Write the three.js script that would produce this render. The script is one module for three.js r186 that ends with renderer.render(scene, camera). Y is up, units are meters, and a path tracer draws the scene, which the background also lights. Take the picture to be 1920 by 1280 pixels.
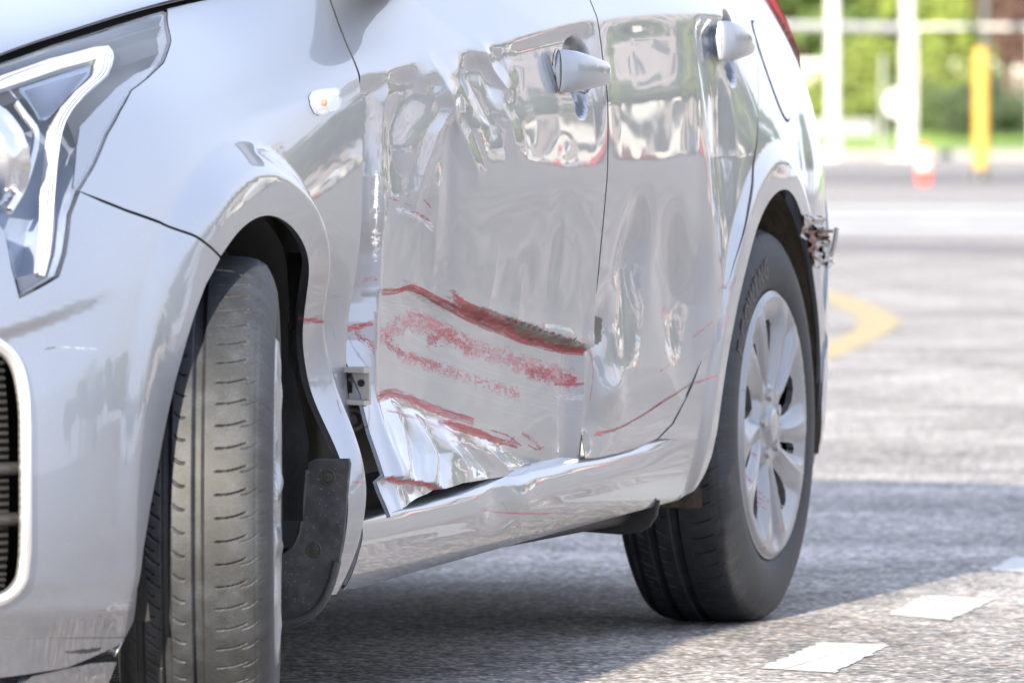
import * as THREE from 'three';
import { mergeGeometries, mergeVertices } from 'three/addons/utils/BufferGeometryUtils.js';
import { RoundedBoxGeometry } from 'three/addons/geometries/RoundedBoxGeometry.js';
import { TextGeometry } from 'three/addons/geometries/TextGeometry.js';
import { FontLoader } from 'three/addons/loaders/FontLoader.js';

// ---------------------------------------------------------------- camera, sky, sun, exposure
const scene = new THREE.Scene();
const CAM = { D: 12, L: 3.10341, h: 0.8, f: 14670.5, yh: 215 };        // metres ahead of the rear axle, metres out from the wheels, height, focal length and horizon of the photograph
const camera = new THREE.PerspectiveCamera(2 * Math.atan(640 / CAM.f) * 180 / Math.PI, 1.5, 0.5, 2000);
camera.position.set(-CAM.D, CAM.h, CAM.L);
camera.lookAt(-CAM.D + 0.96130224, CAM.h, CAM.L - 0.27549592);
camera.setViewOffset(1920, 1280, 0, 640 - CAM.yh, 1920, 1280);
camera.focus = 10.7;
camera.userData.fStop = 11;
const renderer = new THREE.WebGLRenderer({ antialias: true });
renderer.toneMapping = THREE.LinearToneMapping;
renderer.toneMappingExposure = 3.5;
renderer.shadowMap.enabled = true;

const sunDir = new THREE.Vector3(-Math.cos(0.004) * Math.cos(0.285), Math.sin(0.285), Math.sin(0.004) * Math.cos(0.285));
const sun = new THREE.DirectionalLight(new THREE.Color(1, 0.89, 0.70), 4.6);
sun.position.copy(sunDir).multiplyScalar(60); sun.target.position.set(0, 0, 0);
sun.castShadow = true; sun.shadow.radius = 1.5;
Object.assign(sun.shadow.camera, { left: -60, right: 60, top: 60, bottom: -60, near: 1, far: 200 });
scene.add(sun, sun.target);
{ // clear late-day sky with thin haze low down
  const W = 512, H = 256, d = new Float32Array(W * H * 4);
  for (let j = 0; j < H; j++) for (let i = 0; i < W; i++) {
    const el = ((j + 0.5) / H - 0.5) * Math.PI, s = Math.max(0, Math.sin(el));
    const t = Math.pow(1 - s, 2.6), k = (j * W + i) * 4;
    d[k] = 0.33 + 0.17 * t; d[k + 1] = 0.39 + 0.14 * t; d[k + 2] = 0.52 + 0.07 * t; d[k + 3] = 1;
  }
  const sky = new THREE.DataTexture(d, W, H, THREE.RGBAFormat, THREE.FloatType);
  sky.mapping = THREE.EquirectangularReflectionMapping; sky.magFilter = THREE.LinearFilter; sky.needsUpdate = true;
  scene.background = sky; scene.environment = sky;
}

// ---------------------------------------------------------------- small helpers
let seed = 7;
const rnd = () => { seed = (seed * 1664525 + 1013904223) >>> 0; return seed / 4294967296; };
const rr = (a, b) => a + (b - a) * rnd();
const clamp = (x, a = 0, b = 1) => Math.min(b, Math.max(a, x));
const lerp = (a, b, t) => a + (b - a) * t;
const sstep = (a, b, x) => { const t = clamp((x - a) / (b - a)); return t * t * (3 - 2 * t); };
const gauss = (x, s) => Math.exp(-x * x / (s * s));
const hash2 = (i, j) => { let h = (i * 374761393 + j * 668265263) | 0; h = Math.imul(h ^ (h >>> 13), 1274126177); return ((h ^ (h >>> 16)) >>> 0) / 4294967296; };
function vnoise(x, y) {
  const i = Math.floor(x), j = Math.floor(y), a = x - i, b = y - j, u = a * a * a * (a * (a * 6 - 15) + 10), v = b * b * b * (b * (b * 6 - 15) + 10);
  return lerp(lerp(hash2(i, j), hash2(i + 1, j), u), lerp(hash2(i, j + 1), hash2(i + 1, j + 1), u), v) - 0.5;
}
function pnoise(x, y, n) { // the same, repeating every n cells
  const w = (k) => ((k % n) + n) % n, i = Math.floor(x), j = Math.floor(y), a = x - i, b = y - j, u = a * a * (3 - 2 * a), v = b * b * (3 - 2 * b);
  return lerp(lerp(hash2(w(i), w(j)), hash2(w(i + 1), w(j)), u), lerp(hash2(w(i), w(j + 1)), hash2(w(i + 1), w(j + 1)), u), v) - 0.5;
}
function interp(table, x) { // piecewise linear [[x, y], ...] with rising x
  if (x <= table[0][0]) return table[0][1];
  for (let i = 1; i < table.length; i++) if (x <= table[i][0]) { const [a, p] = table[i - 1], [b, q] = table[i]; return lerp(p, q, (x - a) / (b - a)); }
  return table[table.length - 1][1];
}
function pchip(table) { // smooth monotone curve through [[x, y], ...]
  const n = table.length, X = table.map((t) => t[0]), Y = table.map((t) => t[1]), h = [], dl = [], m = new Array(n).fill(0);
  for (let i = 0; i < n - 1; i++) { h[i] = X[i + 1] - X[i]; dl[i] = (Y[i + 1] - Y[i]) / h[i]; }
  m[0] = dl[0]; m[n - 1] = dl[n - 2];
  for (let i = 1; i < n - 1; i++) if (dl[i - 1] * dl[i] > 0) { const a = 2 * h[i] + h[i - 1], b = h[i] + 2 * h[i - 1]; m[i] = (a + b) / (a / dl[i - 1] + b / dl[i]); }
  return (x) => {
    if (x <= X[0]) return Y[0] + m[0] * (x - X[0]);
    if (x >= X[n - 1]) return Y[n - 1] + m[n - 1] * (x - X[n - 1]);
    let i = 0; while (x > X[i + 1]) i++;
    const t = (x - X[i]) / h[i], t2 = t * t, t3 = t2 * t;
    return Y[i] * (2 * t3 - 3 * t2 + 1) + h[i] * m[i] * (t3 - 2 * t2 + t) + Y[i + 1] * (3 * t2 - 2 * t3) + h[i] * m[i + 1] * (t3 - t2);
  };
}
// a pixel of the photograph as a direction; what it meets gives the distance
const AX = [-0.96130224, -0.27549592], RX = [-0.27549592, 0.96130224];   // the camera's axis and right, in (u forward, w outward)
function project(u, y, w) { const a = u - CAM.D, b = w - CAM.L, z = a * AX[0] + b * AX[1]; return [960 + CAM.f * (a * RX[0] + b * RX[1]) / z, CAM.yh + CAM.f * (CAM.h - y) / z]; }
function onPlaneW(px, py, w) { const k = (px - 960) / CAM.f, du = AX[0] + RX[0] * k, dw = AX[1] + RX[1] * k, t = (w - CAM.L) / dw; return [CAM.D + du * t, CAM.h - (py - CAM.yh) / CAM.f * t]; }
function onPlaneU(px, py, u) { const k = (px - 960) / CAM.f, du = AX[0] + RX[0] * k, dw = AX[1] + RX[1] * k, t = (u - CAM.D) / du; return [CAM.L + dw * t, CAM.h - (py - CAM.yh) / CAM.f * t]; }
function onGround(px, py, Y = 0) { const z = CAM.f * (CAM.h - Y) / (py - CAM.yh), k = (px - 960) / CAM.f; return [-(CAM.D + (AX[0] + RX[0] * k) * z), CAM.L + (AX[1] + RX[1] * k) * z]; }   // world x, z
function atDepth(px, py, z) { const k = (px - 960) / CAM.f; return new THREE.Vector3(-(CAM.D + (AX[0] + RX[0] * k) * z), CAM.h - (py - CAM.yh) / CAM.f * z, CAM.L + (AX[1] + RX[1] * k) * z); }

const names = {};
function numbered(name) { const n = names[name] = (names[name] ?? -1) + 1; return n ? `${name}_${String(n).padStart(3, '0')}` : name; }
function shade(o) { o.traverse((m) => { if (m.isMesh) { m.castShadow = true; m.receiveShadow = true; } }); return o; }
function tag(o, label, category, group, kind) { Object.assign(o.userData, { label, category }); if (group) o.userData.group = group; if (kind) o.userData.kind = kind; return o; }
function mesh(name, geo, mat, parent = scene) {
  const m = new THREE.Mesh(Array.isArray(geo) ? mergeGeometries(geo.map((g) => { const h = g.index ? g.toNonIndexed() : g; for (const k of Object.keys(h.attributes)) if (!['position', 'normal', 'uv'].includes(k)) h.deleteAttribute(k); return h; })) : geo, mat);
  m.name = parent === scene ? numbered(name) : name; m.castShadow = m.receiveShadow = true; parent.add(m); return m;
}
function thing(name, label, category, pos = [0, 0, 0], turn = 0, group) { const o = new THREE.Group(); o.name = numbered(name); o.position.set(...pos); o.rotation.y = turn; scene.add(o); return tag(o, label, category, group); }
const box = (w, h, d, x = 0, y = 0, z = 0) => new THREE.BoxGeometry(w, h, d).translate(x, y, z);
const rbox = (w, h, d, r, x = 0, y = 0, z = 0) => new RoundedBoxGeometry(w, h, d, 3, r).translate(x, y, z);
const cyl = (r0, r1, h, x = 0, y = 0, z = 0, n = 24) => new THREE.CylinderGeometry(r1, r0, h, n).translate(x, y, z);
const V = (x, y, z) => new THREE.Vector3(x, y, z);
const tube = (pts, r, n = 40, k = 8) => new THREE.TubeGeometry(new THREE.CatmullRomCurve3(pts), n, r, k);
const lin = (r, g, b) => new THREE.Color().setRGB(r, g, b);
const std = (c, roughness, metalness = 0, o = {}) => new THREE.MeshStandardMaterial({ color: c, roughness, metalness, side: THREE.DoubleSide, ...o });
function dataTex(n, m, fn, srgb, repeat) {
  const d = new Uint8Array(n * m * 4);
  for (let j = 0; j < m; j++) for (let i = 0; i < n; i++) { const c = fn(i, j), k = (j * n + i) * 4; d[k] = clamp(c[0], 0, 255); d[k + 1] = clamp(c[1], 0, 255); d[k + 2] = clamp(c[2], 0, 255); d[k + 3] = 255; }
  const t = new THREE.DataTexture(d, n, m); t.magFilter = THREE.LinearFilter; t.minFilter = THREE.LinearMipmapLinearFilter; t.generateMipmaps = true;
  t.wrapS = t.wrapT = THREE.RepeatWrapping; if (srgb) t.colorSpace = THREE.SRGBColorSpace; if (repeat) t.repeat.set(...repeat); t.needsUpdate = true; return t;
}

// ---------------------------------------------------------------- panels: a polygon in two parameters, laid on a surface
function clipRect(poly, x0, y0, x1, y1) {
  let out = poly;
  for (const [ax, lim, keep] of [[0, x0, 1], [0, x1, -1], [1, y0, 1], [1, y1, -1]]) {
    const src = out; out = [];
    for (let i = 0; i < src.length; i++) {
      const a = src[i], b = src[(i + 1) % src.length], ia = (a[ax] - lim) * keep >= 0, ib = (b[ax] - lim) * keep >= 0;
      if (ia) out.push(a);
      if (ia !== ib) { const t = (lim - a[ax]) / (b[ax] - a[ax]); out.push([a[0] + (b[0] - a[0]) * t, a[1] + (b[1] - a[1]) * t]); }
    }
    if (!out.length) return out;
  }
  return out;
}
const areaOf = (p) => { let s = 0; for (let i = 0; i < p.length; i++) { const a = p[i], b = p[(i + 1) % p.length]; s += a[0] * b[1] - b[0] * a[1]; } return s / 2; };
function inside(p, x, y) { let c = false; for (let i = 0, j = p.length - 1; i < p.length; j = i++) { const [xi, yi] = p[i], [xj, yj] = p[j]; if ((yi > y) !== (yj > y) && x < (xj - xi) * (y - yi) / (yj - yi) + xi) c = !c; } return c; }
function frameOf(map, p, q, e = 2e-4) { const a = map(p + e, q), b = map(p - e, q), c = map(p, q + e), d = map(p, q - e); return c.sub(d).cross(a.sub(b)).normalize(); }
function panel(poly, map, { cell = [0.012, 0.01], hem = 0.012, uv = (p, q) => [p, q], bevel = 0.0016, flip = false } = {}) {
  if (areaOf(poly) < 0) poly = poly.slice().reverse();
  const [cx, cy] = cell, pts = [];
  for (let i = 0; i < poly.length; i++) { // break long edges up
    const a = poly[i], b = poly[(i + 1) % poly.length], n = Math.max(1, Math.ceil(Math.max(Math.abs(b[0] - a[0]) / cx, Math.abs(b[1] - a[1]) / cy)));
    for (let k = 0; k < n; k++) pts.push([lerp(a[0], b[0], k / n), lerp(a[1], b[1], k / n)]);
  }
  const x0 = Math.min(...pts.map((p) => p[0])), x1 = Math.max(...pts.map((p) => p[0])), y0 = Math.min(...pts.map((p) => p[1])), y1 = Math.max(...pts.map((p) => p[1]));
  const nx = Math.ceil((x1 - x0) / cx), ny = Math.ceil((y1 - y0) / cy), sx = (x1 - x0) / nx, sy = (y1 - y0) / ny, edge = new Uint8Array(nx * ny);
  for (let i = 0; i < pts.length; i++) {
    const a = pts[i], b = pts[(i + 1) % pts.length];
    const mark = (x, y) => { for (const dx of [-0.02, 0.02]) for (const dy of [-0.02, 0.02]) { const I = clamp(Math.floor((x - x0) / sx + dx), 0, nx - 1), J = clamp(Math.floor((y - y0) / sy + dy), 0, ny - 1); edge[J * nx + I] = 1; } };
    for (let k = 0; k <= 12; k++) mark(lerp(a[0], b[0], k / 12), lerp(a[1], b[1], k / 12));
  }
  const P = [], N = [], T = [], I = [], at = new Map();
  const vert = (p, q) => {
    const key = `${Math.round(p * 2e5)},${Math.round(q * 2e5)}`; let k = at.get(key);
    if (k === undefined) { k = P.length / 3; at.set(key, k); const s = map(p, q), n = frameOf(map, p, q); if (flip) n.negate(); P.push(s.x, s.y, s.z); N.push(n.x, n.y, n.z); T.push(...uv(p, q)); }
    return k;
  };
  const tri = (a, b, c) => { if (a !== b && b !== c && a !== c) flip ? I.push(a, b, c) : I.push(a, c, b); };
  for (let j = 0; j < ny; j++) for (let i = 0; i < nx; i++) {
    const a0 = x0 + i * sx, b0 = y0 + j * sy, a1 = a0 + sx, b1 = b0 + sy;
    if (!edge[j * nx + i]) { if (inside(pts, (a0 + a1) / 2, (b0 + b1) / 2)) { const a = vert(a0, b0), b = vert(a1, b0), c = vert(a1, b1), d = vert(a0, b1); tri(a, b, c); tri(a, c, d); } continue; }
    const near = clipRect(pts, a0, b0, a1, b1); if (near.length < 3 || Math.abs(areaOf(near)) < 1e-10) continue;
    const pl = near.filter((p, k) => { const r = near[(k + 1) % near.length]; return Math.hypot(p[0] - r[0], p[1] - r[1]) > 1e-7; }); if (pl.length < 3) continue;
    for (const f of THREE.ShapeUtils.triangulateShape(pl.map((p) => new THREE.Vector2(p[0], p[1])), [])) tri(...f.map((k) => vert(...pl[k])));
  }
  const g = new THREE.BufferGeometry(); g.setAttribute('position', new THREE.Float32BufferAttribute(P, 3)); g.setAttribute('normal', new THREE.Float32BufferAttribute(N, 3)); g.setAttribute('uv', new THREE.Float32BufferAttribute(T, 2)); g.setIndex(I);
  if (!hem) return g;
  const hp = [], hi = [], ht = [], m = pts.length; // the turned-in edge
  for (let i = 0; i < m; i++) {
    const [p, q] = pts[i], s = map(p, q), n = frameOf(map, p, q); if (flip) n.negate();
    const a = map(...pts[(i + m - 1) % m]), b = map(...pts[(i + 1) % m]), t = b.sub(a).normalize(), o = n.clone().cross(t).multiplyScalar(flip ? -1 : 1).negate();
    const r1 = s.clone().addScaledVector(o, -bevel * 0.0 + bevel * 0.7).addScaledVector(n, -bevel * 0.3), r2 = s.clone().addScaledVector(o, bevel).addScaledVector(n, -bevel), r3 = s.clone().addScaledVector(o, bevel * 0.9).addScaledVector(n, -hem);
    for (const v of [s, r1, r2, r3]) { hp.push(v.x, v.y, v.z); ht.push(...uv(p, q)); }
    const k = ((i + 1) % m) * 4; for (let c = 0; c < 3; c++) hi.push(i * 4 + c, i * 4 + c + 1, k + c, i * 4 + c + 1, k + c + 1, k + c);
  }
  const h = new THREE.BufferGeometry(); h.setAttribute('position', new THREE.Float32BufferAttribute(hp, 3)); h.setAttribute('uv', new THREE.Float32BufferAttribute(ht, 2)); h.setIndex(hi); h.computeVertexNormals();
  return mergeGeometries([g.toNonIndexed(), h.toNonIndexed()]);
}
function grid(nu, nv, fn, uvf) { // a rectangular sheet
  const P = [], T = [], I = [];
  for (let j = 0; j <= nv; j++) for (let i = 0; i <= nu; i++) { const v = fn(i / nu, j / nv); P.push(v.x, v.y, v.z); T.push(...(uvf ? uvf(i / nu, j / nv) : [i / nu, j / nv])); }
  for (let j = 0; j < nv; j++) for (let i = 0; i < nu; i++) { const a = j * (nu + 1) + i, b = a + 1, c = a + nu + 1, d = c + 1; I.push(a, b, d, a, d, c); }
  const g = new THREE.BufferGeometry(); g.setAttribute('position', new THREE.Float32BufferAttribute(P, 3)); g.setAttribute('uv', new THREE.Float32BufferAttribute(T, 2)); g.setIndex(I); g.computeVertexNormals(); return g;
}

// ---------------------------------------------------------------- the car's skin: s runs along the side (forward from the rear axle) and round nose and tail, y is height
const MIDW = -0.76;                                                     // the car's centre line
const PLAN = (() => { // the plan line the sections hang on
  const front = [[2.7, 0], [2.85, -0.001], [3.0, -0.010], [3.1, -0.028], [3.2, -0.065], [3.29, -0.13], [3.37, -0.235], [3.425, -0.39], [3.455, -0.57], [3.465, -0.76]];
  const back = [[-0.25, 0], [-0.37, -0.004], [-0.51, -0.024], [-0.65, -0.062], [-0.775, -0.122], [-0.87, -0.21], [-0.92, -0.36], [-0.945, -0.55], [-0.95, -0.76]];
  const run = (pts, s0, dir) => { const c = new THREE.CatmullRomCurve3(pts.map((p) => V(p[0], p[1], 0)), false, 'centripetal'), out = []; let s = s0, last = null; for (let i = 0; i <= 300; i++) { const v = c.getPoint(i / 300); if (last) s += dir * v.distanceTo(last); out.push([s, v.x, v.y]); last = v; } return out; };
  return [...run(back, -0.25, -1).reverse(), ...run(front, 2.7, 1)];
})();
const S_NOSE = PLAN[PLAN.length - 1][0], S_TAIL = PLAN[0][0];
function plan(s) { // [u, w, normal u, normal w]
  if (s >= -0.25 && s <= 2.7) return [s, 0, 0, 1];
  let lo = 0, hi = PLAN.length - 1; while (hi - lo > 1) { const m = (lo + hi) >> 1; if (PLAN[m][0] <= s) lo = m; else hi = m; }
  const A = PLAN[lo], B = PLAN[hi], t = (s - A[0]) / (B[0] - A[0]), tg = (k) => { const a = PLAN[Math.max(0, k - 4)], b = PLAN[Math.min(PLAN.length - 1, k + 4)], l = Math.hypot(b[1] - a[1], b[2] - a[2]); return [(b[1] - a[1]) / l, (b[2] - a[2]) / l]; };
  const a = tg(lo), b = tg(hi), tu = lerp(a[0], b[0], t), tw = lerp(a[1], b[1], t), l = Math.hypot(tu, tw);
  return [lerp(A[1], B[1], t), lerp(A[2], B[2], t), -tw / l, tu / l];
}
const creaseY = pchip([[-1.8, 0.95], [-0.3, 0.955], [0.5, 0.955], [1.05, 0.94], [1.6, 0.898], [2.12, 0.853], [2.43, 0.824], [2.75, 0.79], [3.1, 0.765], [4.2, 0.75]]);
const COLS = [
  [-1.6, [[1.3, -0.1], [1.06, -0.02], [1.0, 0.0], [0.9, 0.04], [0.8, 0.06], [0.7, 0.075], [0.6, 0.085], [0.5, 0.09], [0.3, 0.08], [0.15, 0.03]]],
  [-0.35, [[1.45, -0.27], [1.2, -0.11], [1.06, -0.06], [1.0, -0.025], [0.9, 0.025], [0.8, 0.060], [0.7, 0.076], [0.6, 0.078], [0.5, 0.078], [0.3, 0.07], [0.15, 0.03]]],
  [0, [[1.45, -0.25], [1.2, -0.08], [1.06, -0.005], [1.0, 0.022], [0.9, 0.060], [0.82, 0.084], [0.75, 0.098], [0.68, 0.103], [0.5, 0.1], [0.3, 0.085], [0.15, 0.05]]],
  [0.35, [[1.45, -0.24], [1.2, -0.05], [1.06, 0.035], [1.0, 0.066], [0.965, 0.088], [0.955, 0.0925], [0.945, 0.0945], [0.9, 0.1], [0.82, 0.108], [0.73, 0.111], [0.65, 0.111], [0.58, 0.110], [0.5, 0.108], [0.4, 0.1], [0.3, 0.088], [0.2, 0.055], [0.15, 0.03]]],
  [1.05, [[1.45, -0.22], [1.2, -0.035], [1.06, 0.04], [1.0, 0.068], [0.952, 0.0895], [0.94, 0.094], [0.93, 0.0958], [0.889, 0.1015], [0.812, 0.1095], [0.734, 0.1100], [0.657, 0.1045], [0.579, 0.097], [0.517, 0.092], [0.394, 0.087], [0.308, 0.078], [0.25, 0.068], [0.2, 0.05], [0.15, 0.02]]],
  [1.6, [[1.45, -0.23], [1.2, -0.045], [1.06, 0.025], [1.0, 0.045], [0.95, 0.064], [0.91, 0.082], [0.898, 0.0862], [0.888, 0.088], [0.85, 0.0925], [0.78, 0.0975], [0.71, 0.097], [0.6, 0.091], [0.5, 0.083], [0.4, 0.08], [0.3, 0.078], [0.25, 0.066], [0.2, 0.048], [0.15, 0.02]]],
  [2.12, [[1.45, -0.25], [1.2, -0.07], [1.06, -0.02], [1.0, 0.004], [0.952, 0.022], [0.9, 0.042], [0.865, 0.0575], [0.853, 0.0618], [0.843, 0.0635], [0.8, 0.0665], [0.74, 0.068], [0.66, 0.067], [0.6, 0.066], [0.5, 0.065], [0.4, 0.066], [0.32, 0.068], [0.25, 0.06], [0.2, 0.045], [0.15, 0.02]]],
  [2.43, [[1.2, -0.2], [1.0, -0.105], [0.947, -0.058], [0.9, -0.016], [0.85, 0.022], [0.824, 0.037], [0.8, 0.050], [0.74, 0.061], [0.66, 0.067], [0.55, 0.068], [0.45, 0.068], [0.32, 0.066], [0.25, 0.056], [0.15, 0.02]]],
  [2.75, [[1.2, -0.3], [0.95, -0.15], [0.907, -0.092], [0.88, -0.045], [0.85, -0.015], [0.8, 0.024], [0.72, 0.056], [0.64, 0.067], [0.55, 0.069], [0.42, 0.069], [0.3, 0.066], [0.2, 0.045], [0.15, 0.025]]],
  [3.05, [[1.2, -0.5], [0.92, -0.2], [0.868, -0.115], [0.83, -0.062], [0.78, -0.024], [0.71, 0.010], [0.65, 0.031], [0.58, 0.048], [0.5, 0.059], [0.43, 0.064], [0.33, 0.066], [0.25, 0.062], [0.2, 0.05], [0.15, 0.03]]],
  [3.35, [[1.1, -0.5], [0.85, -0.16], [0.8, -0.085], [0.75, -0.04], [0.7, -0.008], [0.62, 0.025], [0.55, 0.04], [0.45, 0.052], [0.35, 0.058], [0.25, 0.055], [0.2, 0.04], [0.15, 0.02]]],
  [3.95, [[1.1, -0.5], [0.85, -0.12], [0.8, -0.06], [0.75, -0.02], [0.7, 0.005], [0.62, 0.03], [0.55, 0.04], [0.45, 0.052], [0.35, 0.058], [0.25, 0.055], [0.2, 0.04], [0.15, 0.02]]],
].map(([s, t]) => [s, pchip(t.map(([y, w]) => [y - creaseY(s), w]).reverse())]);
const AF = { u: 2.6, y: 0.31, R: 0.363 }, AR = { u: 0, y: 0.31, R: 0.372 };
function flare(s, y, A, amp, lift, wide) { const r = Math.hypot(s - A.u, y - A.y), t = (r - A.R) / wide; return t >= 1 ? 0 : (amp + lift * Math.max(-0.02, r - A.R)) * (1 - sstep(0.5, 1, t)); }
function skin0(s, y) { // undamaged offset from the plan line
  const d = y - creaseY(s), n = COLS.length; let i = 0; while (i < n - 2 && s > COLS[i + 1][0]) i++;
  const i0 = Math.max(0, i - 1), i3 = Math.min(n - 1, i + 2), x1 = COLS[i][0], x2 = COLS[i + 1][0], h = x2 - x1, v1 = COLS[i][1](d), v2 = COLS[i + 1][1](d), t = clamp((s - x1) / h);
  const m1 = i0 === i ? (v2 - v1) / h : (v2 - COLS[i0][1](d)) / (x2 - COLS[i0][0]), m2 = i3 === i + 1 ? (v2 - v1) / h : (COLS[i3][1](d) - v1) / (COLS[i3][0] - x1), t2 = t * t, t3 = t2 * t;
  return v1 * (2 * t3 - 3 * t2 + 1) + h * m1 * (t3 - 2 * t2 + t) + v2 * (3 * t2 - 2 * t3) + h * m2 * (t3 - t2) + flare(s, y, AF, 0.020, 0.13, 0.098) * lerp(1, 0.15, sstep(2.76, 2.94, s)) + flare(s, y, AR, 0.009, 0.04, 0.08);
}
const lay = (s, y, off) => { const [u, w, nu, nw] = plan(s); return V(-(u + nu * off), y, w + nw * off); };
const clean = (s, y) => lay(s, y, skin0(s, y));
const flipSide = (map) => (s, y) => { const v = map(s, y); v.z = 2 * MIDW - v.z; return v; };
const waves = (s, y) => 0.0006 * vnoise(s * 8 + 3, y * 10) + 0.00009 * vnoise(s * 23, y * 30 + 9);

// where a pixel meets a surface, as the surface's two parameters
function pick(map, px, py, guess = [1.6, 0.6]) {
  let [p, q] = guess;
  for (let it = 0; it < 40; it++) {
    const f = (a, b) => { const v = map(a, b); return project(-v.x, v.y, v.z); }, e = 1e-3, c = f(p, q), cp = f(p + e, q), cq = f(p, q + e);
    const a = (cp[0] - c[0]) / e, b = (cq[0] - c[0]) / e, d = (cp[1] - c[1]) / e, g = (cq[1] - c[1]) / e, det = a * g - b * d, rx = px - c[0], ry = py - c[1];
    let dp = (rx * g - b * ry) / det, dq = (a * ry - d * rx) / det; const l = Math.hypot(dp, dq), k = l > 0.12 ? 0.12 / l : 0.8; p += dp * k; q += dq * k;
    if (Math.abs(rx) + Math.abs(ry) < 0.05) break;
  }
  return [p, q];
}
const picks = (map, list, guess) => list.map(([x, y]) => pick(map, x, y, guess));
function poly2(list, x, y) { return interp(list, x); }

// ---- damage. Lines of dents are read off the photograph on the clean skin, then live in (s, y).
const L = (list, g) => picks(clean, list, g);
const byS = (list) => list.slice().sort((a, b) => a[0] - b[0]);
// front wing: pushed in behind the wheel
function wingDent(s, y) { const a = lerp(0.020, 0.049, sstep(2.12, 2.27, s)) * sstep(2.52, 2.34, s); return -a * Math.exp(-Math.pow(Math.abs(y - 0.475) / 0.115, 2.4)) + 0.004 * gauss(s - 2.2, 0.02) * gauss(y - 0.36, 0.05); }
const wing = (s, y) => lay(s, y, skin0(s, y) + wingDent(s, y) + waves(s, y) * 0.6);

// front door
const GOUGE = byS(L([[708, 548], [745, 541], [768, 533], [800, 546], [850, 566], [900, 580], [950, 597], [1000, 615], [1050, 632], [1096, 649]]));
const FOLD = byS(L([[700, 735], [740, 737], [800, 762], [900, 796], [960, 815], [1020, 848], [1060, 872]]));
const RIP = byS(L([[690, 892], [730, 899], [790, 906], [825, 918]]));
const PLEATS = [[[[742, 770], [737, 830], [722, 890]], 0.007, 0.07], [[[768, 780], [778, 830], [758, 885]], -0.006, 0.045], [[[798, 792], [808, 850], [788, 905]], 0.007, 0.06], [[[822, 800], [834, 850], [818, 900]], -0.005, 0.05], [[[850, 822], [866, 850], [880, 880]], 0.005, 0.07], [[[895, 832], [912, 860], [932, 884]], -0.004, 0.06], [[[935, 838], [955, 860], [978, 880]], 0.0045, 0.07], [[[985, 845], [1010, 862], [1045, 876]], -0.004, 0.07], [[[716, 800], [712, 850], [716, 940]], 0.005, 0.05]]
  .map(([l, a, w]) => [l.map((p) => pick(clean, ...p)).map(([s, y]) => [y, s]).sort((p, q) => p[0] - q[0]), a, w]);
const CREASES = [[[[726, 150], [716, 250], [708, 330], [704, 430]], 0.008, 0.06], [[[742, 200], [738, 270], [748, 330]], -0.004, 0.07], [[[806, 112], [826, 160], [843, 203]], 0.005, 0.05], [[[843, 203], [818, 250], [790, 330], [778, 380]], 0.005, 0.045], [[[843, 203], [868, 260], [892, 322]], 0.005, 0.05], [[[905, 95], [930, 135], [950, 170]], 0.006, 0.05], [[[884, 150], [905, 190], [925, 235]], -0.005, 0.055], [[[940, 190], [960, 240], [968, 290]], 0.003, 0.05], [[[822, 330], [822, 420], [826, 500]], 0.004, 0.06], [[[1062, 400], [1060, 470], [1052, 560]], 0.0022, 0.05], [[[940, 470], [932, 530], [925, 575]], 0.003, 0.05], [[[990, 520], [985, 560], [980, 600]], 0.003, 0.04]]
  .map(([l, a, w]) => [l.map((p) => pick(clean, ...p)).map(([s, y]) => [y, s]).sort((p, q) => p[0] - q[0]), a, w]);
function tent(line, amp, wd, s, y) { const y0 = line[0][0], y1 = line[line.length - 1][0]; if (y < y0 - 0.035 || y > y1 + 0.025) return 0; const d = Math.abs(s - interp(line, y)) / wd; if (d >= 1) return 0; const k = d < 0.1 ? 0.95 - 5 * d * d : 1 - d; return amp * k * (1 - 0.35 * d) * sstep(y1 + 0.025, y1 - 0.03, y) * sstep(y0 - 0.035, y0 + 0.02, y); }
const DOOR_EDGE = interpY(L([[700, 330], [708, 400], [712, 470], [710, 540], [705, 600], [705, 660], [707, 720], [702, 790], [703, 850], [705, 900]], [2.08, 0.5]));
function interpY(l) { return l.map(([s, y]) => [y, s]).sort((a, b) => a[0] - b[0]); }
const RIDGE = pchip(byS(L([[690, 395], [735, 402], [770, 372], [790, 325], [808, 265], [826, 222], [843, 203], [858, 222], [874, 268], [890, 318], [912, 336], [950, 330], [1010, 322], [1080, 330], [1130, 322]])));
const BUMPS = [ // centre pixel, height, spread along and up
  [795, 140, 0.0030, 0.030, 0.014], [812, 152, -0.0032, 0.022, 0.016], [905, 105, 0.0048, 0.045, 0.016], [880, 135, -0.0040, 0.045, 0.020], [928, 150, -0.0045, 0.035, 0.030], [955, 130, 0.0035, 0.040, 0.030],
  [840, 175, 0.0035, 0.05, 0.016], [770, 190, -0.002, 0.05, 0.02], [735, 170, 0.0025, 0.05, 0.018], [862, 235, -0.0025, 0.03, 0.03], [900, 230, 0.002, 0.035, 0.04], [720, 250, -0.0022, 0.04, 0.05], [760, 285, 0.0016, 0.05, 0.03],
  [1010, 300, 0.0005, 0.05, 0.02], [1060, 285, -0.0006, 0.04, 0.02], [980, 250, 0.0006, 0.04, 0.03], [716, 360, 0.005, 0.014, 0.022], [722, 385, -0.004, 0.012, 0.018],
].map(([x, y, a, su, sy]) => [...pick(clean, x, y), a, su, sy]);
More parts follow.
